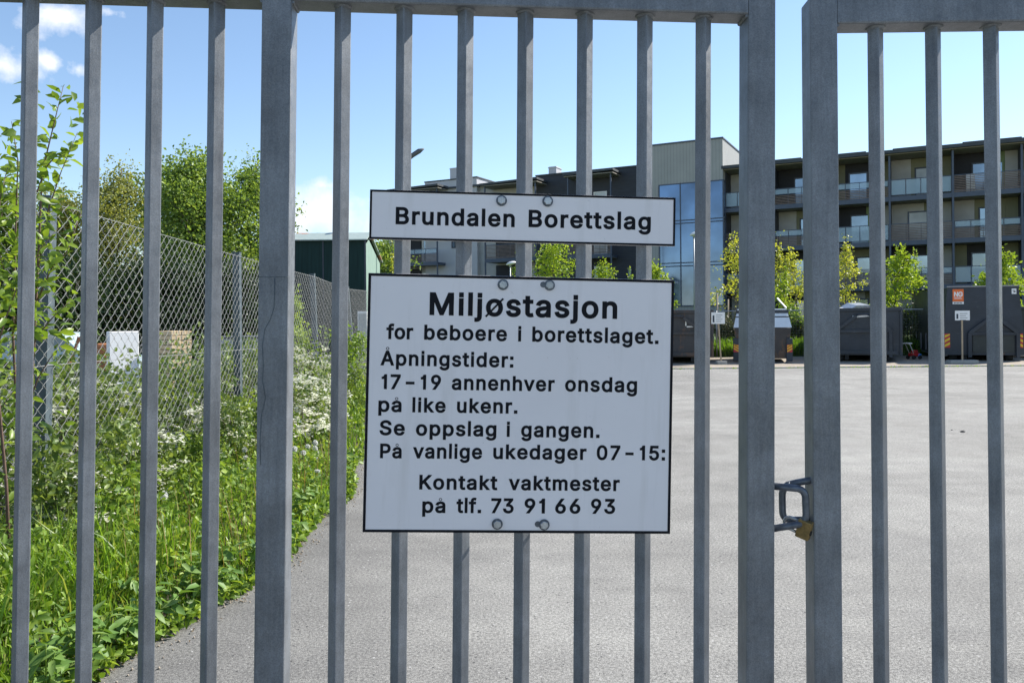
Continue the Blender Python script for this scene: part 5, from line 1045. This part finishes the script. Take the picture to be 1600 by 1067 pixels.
# scrap heaped in the second container
base = c2.matrix_basis
def scrap(name, label, cat, mb, m_, pos, rot): 
    o = mb.build(name, m_); o.matrix_world = base @ Matrix.Translation(pos) @ Euler(rot).to_matrix().to_4x4(); tag(o, label, cat); return o
scrap('crumpled_sheet', 'crumpled pale sheet metal lying on the scrap in the open container', 'scrap', MB().prism([(-.5, 0), (-.2, .22), (.25, .25), (.55, .02), (.25, .17), (-.2, .15)], -.5, .5), M['zinc'], (-.15, .9, 1.75), (.1, .06, .3))
scrap('white_board', 'white board lying flat on top of the scrap container', 'board', MB().bbox(-.45, -.3, 0, .45, .3, .05, .01), M['white'], (-.78, .8, 1.82), (.05, .12, .2))
heap = MB(); rr = random.Random(4)
for k in range(26):
    x, y = rr.uniform(-.95, .95), rr.uniform(.2, 4.6); heap.bbox(x - .25, y - .2, 1.2, x + .25, y + .2, rr.uniform(1.45, 1.72), .03, None)
o = heap.build('scrap_heap', M['slat']); o.matrix_world = base; tag(o, 'heap of mixed scrap filling the open container', 'scrap', kind='stuff')
m = MB(); m.prism([(-.3, 0), (.32, .05), (.28, .10), (.05, .09), (-.32, .07)], -.004, .004); lab = m.build('worn_sticker', M['white'], c2); lab.location = (-.02, -.012, 1.50)
m = MB(); m.box(-.02, -.004, 0, .02, .004, .17); m.box(.03, -.004, -.05, .30, .004, -.01); lab = m.build('chalk_mark', M['white'], c1); lab.location = (.30, -.02, 1.28)
# press container with white lids
x_, _ = ray(1191.5, 560); e = empty('press_container', (x_ * 27.4, 27.4, .03), R(-16)); tag(e, 'dark tapered skip with two rows of white lid panels and hazard markers', 'container', 'containers along the far side of the lot')
w, h, L = 1.86, 1.18, 2.6
m = MB(); m.add([(-w / 2 + .1, 0, .14), (w / 2 - .1, 0, .14), (w / 2, -.1, h), (-w / 2, -.1, h), (-w / 2 + .1, L, .14), (w / 2 - .1, L, .14), (w / 2, L + .1, h), (-w / 2, L + .1, h)], [(0, 1, 2, 3), (4, 7, 6, 5), (0, 4, 5, 1), (1, 5, 6, 2), (2, 6, 7, 3), (3, 7, 4, 0)])
m.build('body', M['bin_brown'], e)
m = MB(); 
for s_ in (-1, 1): m.bbox(s_ * (w / 2 - .06) - .10, -.13, .05, s_ * (w / 2 - .06) + .10, .12, h - .35, .02)
m.build('corner_legs', M['bin'], e)
m = MB(); m.add([(-w / 2 - .02, -.12, h + .02), (w / 2 + .02, -.12, h + .02), (w / 2 - .05, .18, h + .36), (-w / 2 + .05, .18, h + .36), (-w / 2 - .02, -.06, h + .02), (w / 2 + .02, -.06, h + .02), (w / 2 - .05, .24, h + .36), (-w / 2 + .05, .24, h + .36)], [(0, 1, 2, 3), (4, 7, 6, 5), (0, 4, 5, 1), (1, 5, 6, 2), (2, 6, 7, 3), (3, 7, 4, 0)]); m.build('lid_panel', M['white'], e)
m = MB(); m.add([(-w / 2 + .06, .20, h + .40), (w / 2 - .06, .20, h + .40), (w / 2 - .12, .46, h + .66), (-w / 2 + .12, .46, h + .66), (-w / 2 + .06, .26, h + .40), (w / 2 - .06, .26, h + .40), (w / 2 - .12, .52, h + .66), (-w / 2 + .12, .52, h + .66)], [(0, 1, 2, 3), (4, 7, 6, 5), (0, 4, 5, 1), (1, 5, 6, 2), (2, 6, 7, 3), (3, 7, 4, 0)]); m.build('lid_panel', M['white'], e)
m = MB(); m.beam((w / 2 - .42, .4, h + 1.02), (w / 2 - .14, .2, h + .68), .04, .04); m.build('lid_strut', M['white'], e)
m = MB(); m.box(-w / 2 + .06, .30, h + .02, w / 2 - .06, L, h + .62); m.build('hopper', M['bin'], e)
for s_ in (-1, 1): hazard(e, s_ * (w / 2 - .06) - .08, .36, .17, .26, -.135, s_)
# tall compactor
x_, _ = ray(1536, 560); d = 27.2; e = empty('compactor_container', (x_ * d, d, .03), R(-17)); tag(e, 'tall closed anthracite compactor container with orange sign and hazard markers', 'container', 'containers along the far side of the lot')
w, L = 2.42, 5.8; h = P(1536, 449, d).z - .03
hex_ = [(-w / 2, .2), (w / 2, .2), (w / 2, .9), (w / 2 - .15, h), (-w / 2 + .15, h), (-w / 2, .9)]
m = MB(); m.prism(hex_, 0, L); m.build('body', M['bin_dark'], e)
m = MB(); m.prism([(-w / 2 - .01, .2), (w / 2 + .01, .2), (w / 2 + .01, .9), (w / 2 - .14, h + .01), (-w / 2 + .14, h + .01), (-w / 2 - .01, .9)], -.035, -.001); m.build('front_plate', M['bin'], e)
m = MB(); m.bbox(-w / 2 + .12, -.06, h + .012, w / 2 - .12, .10, h + .05, .01)
for s_ in (-1, 1): m.bbox(s_ * (w / 2 - .05) - .05, .12, .15, s_ * (w / 2 - .05) + .11, L, .27, .02)
for k in range(1, 6): m.prism([(-w / 2 - .03, .25), (-w / 2 + .02, .25), (-w / 2 + .02, .88), (-w / 2 - .03, .88)], k * .95, k * .95 + .10)
m.build('edge_trim', M['zinc_dull'], e)
m = MB(); hx = .30
for s_ in (-1, 1):
    brace(m, (hx + s_ * .72, -.09, .12), (hx + s_ * .72, -.09, .95), .11); brace(m, (hx + s_ * .72, -.09, .95), (hx + s_ * .20, -.13, 1.38), .11)
brace(m, (hx - .70, -.085, .92), (hx + .70, -.085, .92), .09); m.tube([(hx - .22, -.14, 1.38), (hx - .1, -.2, 1.42), (hx + .1, -.2, 1.42), (hx + .22, -.14, 1.38)], .03, 8)
m.build('hook_frame', M['bin'], e)
m = MB(); m.box(hx - .62, -.07, .3, hx + .62, -.04, .86); m.build('lower_panel', M['bin_dark'], e)
m = MB()
for s_ in (-1, 1): m.box(s_ * .55 - .07, .05, .03, s_ * .55 + .07, L - .1, .2)
m.build('skids', M['rubber'], e)
for s_ in (-1, 1):
    m = MB(); m.tube([(s_ * .85 - .12, .4, .14), (s_ * .85 + .12, .4, .14)], .14, 14); m.build('roller', M['rubber'], e)
# orange company plate with white capitals
m = MB(); m.bbox(-.92, -.046, h - .47, -.58, -.036, h - .05, .004); pl_ = m.build('company_plate', M['orange'], e)
m = MB(); s_ = .30
for ch, ox in (('N', -.885), ('G', -.75)):
    vs, fs = glyph(ch, .03); m.add([(ox + v[0] * s_ * .92, -.0475, h - .30 + v[1] * s_) for v in vs], fs)
m.box(-.87, -.0485, h - .345, -.66, -.0468, h - .33); m.box(-.87, -.0485, h - .38, -.63, -.0468, h - .365); m.build('lettering', M['white'], pl_, recalc=False)
m = MB(); m.box(-.92, -.046, h - .56, -.58, -.037, h - .48); st = m.build('number_strip', M['white'], e)
m = MB()
for k in range(6): m.box(-.88 + k * .045, -.048, h - .54, -.855 + k * .045, -.0465, h - .50)
m.build('print', M['black'], st)
m = MB(); m.box(.86, -.046, h - .24, 1.0, -.037, h - .06); st = m.build('sticker', M['white'], e)
m = MB(); m.box(.885, -.048, h - .135, .965, -.0465, h - .115); m.box(.915, -.048, h - .185, .975, -.0465, h - .15); m.build('print', M['black'], st)
hazard(e, -w / 2 + .03, .45, .17, .48, -.04, 1); hazard(e, w / 2 - .20, .45, .17, .48, -.04, -1)
# the container cut by the right edge of the picture
c4 = open_container('dark container cut off by the right edge of the picture', 1655, 28.2, R(-24), 2.35, 1.75, 5, M['bin_dark'], 5)
# sorting signs on stakes
def stake_sign(label, px, pyt, pyb, pw, d, foot, tilt):
    x_, _ = ray(px, 540); zt, zb = P(px, pyt, d).z - .03, P(px, pyb, d).z - .03; w = pw * d / F
    e = empty('sorting_sign', (x_ * d, d, .03)); tag(e, label, 'sign', 'small white signs on wooden stakes')
    m = MB(); m.beam((0, .02, .02), (tilt, .02, zt - .05), .045, .03); m.build('stake', M['stake'], e)
    m = MB(); m.bbox(tilt - w / 2, -.012, zb, tilt + w / 2, .004, zt, .003); b_ = m.build('board', M['white'], e)
    m = MB(); m.box(tilt - w / 2 + .04, -.0145, zb + .05, tilt - w / 2 + .10, -.0125, zt - .10); m.build('pictogram', M['frame'], b_)
    m = MB()
    for k in range(4): m.box(tilt - w / 2 + .15, -.0145, zt - .10 - k * .07, tilt + w / 2 - .08 - .05 * (k % 2), -.0125, zt - .085 - k * .07)
    m.build('text_lines', M['lamp_dark'], b_)
    m = MB(); m.bbox(-foot / 2, -.12, 0, foot / 2, .16, .11, .01); m.build('foot', M['concrete'], e)
stake_sign('small white sign on a leaning stake beside the brown container', 1127, 488, 506, 21, 26.6, .32, -.10)
stake_sign('small white sign on a stake in front of the tall compactor', 1504, 485.5, 500.5, 23, 25.9, .9, .0)
# small red machine left by the pine bushes
x_, _ = ray(1428, 550); d = 28.6; e = empty('garden_machine', (x_ * d, d, .03), R(20)); e.scale = (.74, .74, .74); tag(e, 'small red and blue wheeled garden machine with a pale handle left of the compactor', 'garden machine')
m = MB(); m.bbox(-.22, -.16, .14, .22, .16, .30, .04); m.bbox(-.10, -.12, .30, .16, .12, .44, .05); m.build('body', M['red'], e)
m = MB(); m.bbox(.10, -.18, .12, .30, .14, .26, .03); m.build('collector', M['blue'], e)
for sx in (-.2, .2):
    for sy in (-.17, .17): m = MB(); m.tube([(sx, sy - .025, .10), (sx, sy + .025, .10)], .10, 14); m.build('wheel', M['rubber'], e)
m = MB(); m.tube([(-.14, -.13, .26), (-.42, -.13, .78), (-.42, .13, .78), (-.14, .13, .26)], .016, 8); m.bbox(-.52, -.2, .74, -.30, .2, .80, .015); m.build('handle', M['white'], e)
# wire fence behind the containers
e = empty('wire_fence', (0, 31.3, 0)); tag(e, 'thin wire mesh fence on slender posts behind the containers', 'fence')
zf_ = P(1300, 484.5, 31.3).z
for k in range(20):
    m = MB(); x = 3.2 + 2.4 * k; m.tube([(x, 0, 0), (x, 0, zf_ + .02)], .025, 8); m.build('post', M['lamp'], e)
m = MB(); m.tube([(3.2, 0, zf_), (3.2 + 2.4 * 19, 0, zf_)], .022, 6)
m.build('top_rail', M['lamp'], e)
m = MB()
for k in range(17): z = .1 + k * (zf_ - .15) / 16; m.beam((3.2, .0, z), (48.8, .0, z), .004, .004)
for k in range(380): x = 3.2 + k * .12; m.beam((x, .005, .06), (x, .005, zf_), .003, .003)
m.build('wire_mesh', M['wire'], e)
# street lamps
def lamp(label, px, py, d, kind, zb):
    p = P(px, py, d); e = empty('street_lamp', (p.x, p.y, zb)); tag(e, label, 'lamp', 'street lamps round the lot'); H = p.z - zb
    if kind == 'arm':
        m = MB(); m.tube([(-.95, 0, -.2), (-.95, 0, H - 1.2), (-.90, 0, H - .7), (-.72, 0, H - .38)], [.09, .06, .05, .045], 10); m.build('pole', M['lamp'], e)
        m = MB(); m.tube([(-.78, 0, H - .42), (-.55, 0, H - .16), (-.2, 0, H + .06), (0.06, 0, H + .18)], [.05, .12, .13, .03], 10); m.build('lamp_head', M['lamp_dark'], e)
    else:
        m = MB(); m.tube([(0, 0, -.2), (0, 0, H - .1)], [.05, .035], 10); m.build('pole', M['lamp'], e)
        m = MB(); bm = bmesh.new(); bmesh.ops.create_uvsphere(bm, u_segments=16, v_segments=8, radius=.3)
        for v in bm.verts: v.co.z *= .42 if v.co.z > 0 else .25
        m.bm(bm, Matrix.Translation((.06, 0, H)) @ Matrix.Rotation(R(-14), 4, 'Y'), True); m.build('lamp_shade', M['white'], e)
        m = MB(); m.tube([(0, 0, H - .2), (0, 0, H)], [.05, .09], 10); m.build('neck', M['lamp'], e)
lamp('slim street lamp with a round pale head in front of the glazed stair tower', 1084, 366, 45, 'round', .6)
lamp('street lamp with a round pale head seen between the two signs', 797, 412, 46, 'round', .6)
lamp('tall street lamp with a dark tilted head above the narrow sign', 661, 238, 42, 'arm', 0)
# ------------------------------------------------------------------ planting on the far bank
def young(label, px, top, d, rad, c0, m_, n, seed, leaf=.13, group='young trees in front of the apartment building', spread=.15):
    x_, _ = ray(px, 440); z0 = bank_z(d); p = P(px, top, d); tree('young_tree', label, 'tree', (x_ * d, d, z0), p.z - z0, c0, rad, m_, int(n * (.58 if m_ is M['leaf_gold'] else .8)), leaf, seed, tr=.045, limbs=22, spread=spread * .72, group=group, shape=lambda t: (.55 + .6 * math.sin(math.pi * min(1, .15 + t * .8))) * (1 - .55 * t * t))
young('sparse yellow leaved tree between the thin bar and the end stile', 1147, 361, 36, 1.15, 1.7, M['leaf_gold'], 1900, 81)
young('yellow leaved tree seen in the gap between the two gate leaves', 1243, 383, 37, .95, 1.9, M['leaf_gold'], 1700, 82)
young('yellow leaved tree at the left of the gap between the gate leaves', 1219, 360, 36.5, .7, 2.0, M['leaf_gold'], 1100, 83)
young('green tree low in the gap between the gate leaves', 1226, 416, 34, .55, .9, M['leaf_young'], 900, 84)
young('yellow leaved tree just right of the right leaf stile', 1325, 366, 37, .85, 1.9, M['leaf_gold'], 1700, 85)
young('bright green maple above the open anthracite container', 1397, 383, 33, 1.15, 1.55, M['leaf_young'], 2200, 86, .16)
young('bright green maple behind the tall compactor', 1567, 386, 34, 1.25, 1.4, M['leaf_young'], 2400, 87, .16)
young('slim dark green sapling against the balconies', 1430, 386, 44, .7, 1.5, M['leaf_tree'], 900, 88, .12)
young('bright green tree at the upper right corner of the large sign', 1027, 404, 34, 1.05, .9, M['leaf_young'], 2400, 89, .14)
young('broad bright green tree between the signs, left of a bar', 868, 381, 40, 1.9, 1.0, M['leaf_young'], 4200, 90, .15, spread=.17)
young('low bright green tree between the signs, below the balcony canopy', 945, 405, 40, 1.15, .8, M['leaf_young'], 2200, 91, .14)
young('small bright green tree between the signs before the charcoal wall', 984, 418, 40, .55, .8, M['leaf_young'], 800, 92, .13)
young('dark green tree behind the round lamp between the signs', 806, 392, 47, .8, .8, M['leaf_tree'], 1200, 93, .15)
young('yellow green tree between the signs, left of the balcony railing', 617, 376, 55, .7, .8, M['leaf_gold'], 1000, 94, .16)
for i, (px, d, lb) in enumerate([(1120, 33, 'bare wooden tree stake left of the sparse yellow tree'), (1137, 33.4, 'second bare tree stake beside the white sign'), (1241, 33.6, 'tree stake under the yellow tree in the gap between the leaves')]):
    x_, _ = ray(px, 480); m = MB(); m.tube([(0, 0, -.1), (.02, 0, 2.2 - .25 * i)], .035, 8); o = m.build('tree_stake', M['stake']); o.location = (x_ * d, d, bank_z(d)); tag(o, lb, 'stake', 'stakes of the young trees')
def pine(label, px, d, h, rad, seed, m_='pine', n=3200, leaf=.09, nm='pine_bush', cat='bush'):
    x_, _ = ray(px, 500); tree(nm, label, cat, (x_ * d, d, bank_z(d) - .02), h, .08, rad, M[m_], n, leaf, seed, tr=.03, limbs=26, nstem=5, spread=.14, asp=.35 if m_ == 'pine' else .6, shape=lambda t: 1.0 - .3 * t)
pine('dusty green pine bush between the container and the compactor', 1418, 32.4, 1.35, .85, 101)
pine('dusty green pine bush half hidden by the compactor', 1448, 33, 1.5, .85, 102)
pine('brownish pine bush behind the small white sign', 1132, 33.0, 1.1, .75, 103)
pine('brownish pine bush left of the tapered skip', 1158, 33.1, 1.2, .7, 104)
pine('brownish pine bush in the gap between the gate leaves', 1250, 33.0, .8, .6, 105)
pine('green leafy bush right of the tapered skip', 1243, 33, 1.55, .6, 106, 'leaf_weed', 1300, .10, 'leafy_bush')
pine('pine bush behind the open anthracite container', 1345, 33.4, 1.3, .9, 107)
pine('green leafy bush at the right edge behind the compactor', 1592, 33.5, 1.6, .8, 108, 'leaf_young', 1500, .11, 'leafy_bush')
o = blades('bank_grass', 24000, lambda y, g: g.uniform(3, 27, len(y)), (31.3, 32.4), lambda x, y, g: g.uniform(.25, .62, len(x)), .03, M['bank'], 31, lambda x, y: bank_z(y)); tag(o, 'lush bright green grass on the bank behind the containers', 'grass')
o = blades('kerb_weeds', 900, lambda y, g: 4 + 24 * g.random(len(y)) ** .8, (24.72, 24.87), lambda x, y, g: g.uniform(.02, .07, len(x)), .02, M['grass'], 33, lambda x, y: 0.0); tag(o, 'sparse weeds along the far kerb', 'weeds')
# ------------------------------------------------------------------ the yard behind the chain-link fence
x0, _ = ray(460, 420); x1, _ = ray(571, 420); d = 38
zt = P(515, 375, d).z; zr = P(515, 366, d + .9).z; xa, xb = x0 * d, x1 * d; Ls = 4.2
sh = empty('shed', ((xa + xb) / 2, d, 0)); tag(sh, 'dark green shed with a pale rusty metal roof beyond the fence', 'shed'); wv = (xb - xa) / 2
m = MB(); m.add([(-wv, 0, 0), (wv, 0, 0), (wv, 0, zt), (-wv, 0, zt), (-wv, .9, zr), (wv, .9, zr), (-wv, Ls, zt - .75), (wv, Ls, zt - .75), (-wv, Ls, 0), (wv, Ls, 0)],
          [(0, 1, 2, 3), (8, 6, 7, 9), (0, 3, 4, 6, 8), (3, 2, 5, 4), (4, 5, 7, 6)]); m.build('wall', M['shed'], sh, recalc=False)
m = MB(); m.add([(wv + .006, .06, 0), (wv + .006, Ls - .06, 0), (wv + .006, Ls - .06, zt - .85), (wv + .006, .9, zr - .28), (wv + .006, .06, zt - .22)], [(0, 1, 2, 3, 4)]); m.build('side_boards', M['shed_side'], sh, recalc=False)  # overlay on the right wall that carries its painted sunlit tone
def slab(m, a, b, c, d_, t): m.add([a, b, c, d_] + [(q[0], q[1], q[2] + t) for q in (a, b, c, d_)], [(0, 3, 2, 1), (4, 5, 6, 7), (0, 1, 5, 4), (1, 2, 6, 5), (2, 3, 7, 6), (3, 0, 4, 7)])
m = MB(); slab(m, (-wv - .12, -.2, zt - .04), (wv + .12, -.2, zt - .04), (wv + .12, .9, zr + .02), (-wv - .12, .9, zr + .02), .05); slab(m, (-wv - .12, .902, zr + .02), (wv + .12, .902, zr + .02), (wv + .12, Ls + .25, zt - .80), (-wv - .12, Ls + .25, zt - .80), .05)
rf_ = m.build('roof', M['shed_roof'], sh)
m = MB(); m.tube([(.2, 1.0, zr - .1), (.2, 1.0, zr + .45)], .12, 10); m.build('chimney', M['lamp_dark'], rf_)
m = MB(); m.box(-wv - .03, -.02, .4, -wv + .05, .03, zt - .06); m.box(wv - .05, -.02, .4, wv + .03, .03, zt - .06); m.box(-.35, -.02, .4, -.29, .02, zt - .06); m.build('corner_boards', M['frame'], sh)
def yard(name, label, cat, px, py, d, rz=0, group=None):
    p = P(px, py, d); e = empty(name, (p.x, p.y, -.01), rz); tag(e, label, cat, group); return e, p.z
e, zt = yard('concrete_slab', 'upright white slab panel standing in the yard behind the mesh', 'slab', 194, 517, 19, .85)
w = 46 * 19 / F; m = MB(); m.bbox(-w / 2, 0, .0, w / 2, .16, zt, .02); m.build('panel', M['white'], e); m = MB(); m.box(-w / 2 - .12, -.25, 0, -w / 2 + .1, .45, .14); m.box(w / 2 - .1, -.25, 0, w / 2 + .12, .45, .14); m.build('feet', M['concrete'], e)
e, zt = yard('brick_pallet', 'stack of yellow bricks on a pallet behind the mesh', 'bricks', 270, 509, 20, -.67)
m = MB(); rr = random.Random(2); bh = .098; n = int((zt - .14) / (bh + .018))
for k in range(n):
    for j in range(4):
        for i in (0, 1, 2): ox = rr.uniform(-.008, .008); m.bbox(-.36 + i * .24 + ox, -.22 + j * .115, .14 + k * (bh + .018), -.36 + i * .24 + .232 + ox, -.22 + j * .115 + .108, .14 + k * (bh + .018) + bh, .004)
bo_ = m.build('bricks', M['brick'], e); e.scale = (1.15, 1.15, 1); m = MB()
for j in range(5): m.box(-.42, -.28 + j * .12, .10, .42, -.20 + j * .12, .13)
for i in (-.38, 0, .38): m.box(i - .04, -.28, .0, i + .04, .28, .098)
m.build('pallet', M['timber'], e)
e, zt = yard('excavator', 'small orange machine partly hidden by bars beyond the mesh', 'machine', 155, 536, 21, .5)
m = MB(); m.bbox(-.45, -.35, .35, .45, .35, .78, .06); m.bbox(-.1, -.3, .78, .42, .3, zt, .06); m.build('body', M['dull_orange'], e)
for s_ in (-1, 1): m = MB(); m.bbox(-.5, s_ * .42 - .12, 0, .5, s_ * .42 + .12, .34, .12); m.build('track', M['rubber'], e)
m = MB(); m.beam((-.3, 0, .7), (-.75, 0, 1.25), .12, .14); m.beam((-.75, 0, 1.25), (-1.05, 0, .6), .10, .12); m.bbox(-1.2, -.2, .35, -.95, .2, .62, .03); m.build('arm', M['dull_orange'], e); e.scale = (.62, .62, 1)
e, zt = yard('parked_car', 'pale blue car parked in the yard at the left beyond the mesh', 'car', 92, 522, 23, .15)
m = MB(); m.prism([(-2.0, .25), (2.0, .25), (2.05, .62), (1.5, .78), (.8, .86), (.35, 1.34), (-1.1, 1.38), (-1.65, .88), (-2.0, .8)], -.8, .8); m.build('body', M['car'], e)
m = MB(); m.prism([(.72, .88), (.30, 1.28), (-.3, 1.30), (-.3, .88)], -.812, -.803); m.prism([(-.38, .88), (-.38, 1.30), (-1.05, 1.31), (-1.5, .9)], -.812, -.803); m.build('window', M['glass'], e)
for sx in (-1.25, 1.3):
    for sy in (-.74, .74): m = MB(); m.tube([(sx, sy - .09, .32), (sx, sy + .09, .32)], .32, 18); m.build('wheel', M['rubber'], e)
e, zt = yard('storage_box', 'long low grey storage box beside the second fence post', 'box', 372, 525, 24, .1)
m = MB(); m.bbox(-.9, 0, 0, .9, 1.2, zt - .06, .02); m.build('body', M['lamp'], e); m = MB(); m.bbox(-.95, -.05, zt - .058, .95, 1.25, zt, .02); m.build('lid', M['lamp_dark'], e)
e, zt = yard('white_cabinet', 'small white cabinet beyond the mesh beside the fourth fence post', 'cabinet', 566, 486, 34, .1)
m = MB(); m.bbox(-.2, 0, 0, .2, .4, zt, .02); m.build('body', M['white'], e); m = MB(); m.box(-.16, -.015, .2, .16, -.003, zt - .1); m.build('door', M['lamp'], e)
# stones on the lot
for i, (px, py, s_, lb) in enumerate([(1504, 675, .024, 'dark lump of stone alone on the lot between two right hand bars'), (1487, 672, .011, 'smaller dark stone beside the lump on the lot')]):
    p = at_ground(px, py, 0.0); bm = bmesh.new(); bmesh.ops.create_icosphere(bm, subdivisions=2, radius=s_); r2 = random.Random(i)
    for v in bm.verts: v.co = Vector((v.co.x * 1.3, v.co.y, max(-.3 * s_, v.co.z * .8))) * r2.uniform(.85, 1.15)
    m = MB(); m.bm(bm, None); o = m.build('stone', M['stone']); o.location = (p.x, p.y, .25 * s_); tag(o, lb, 'stone')
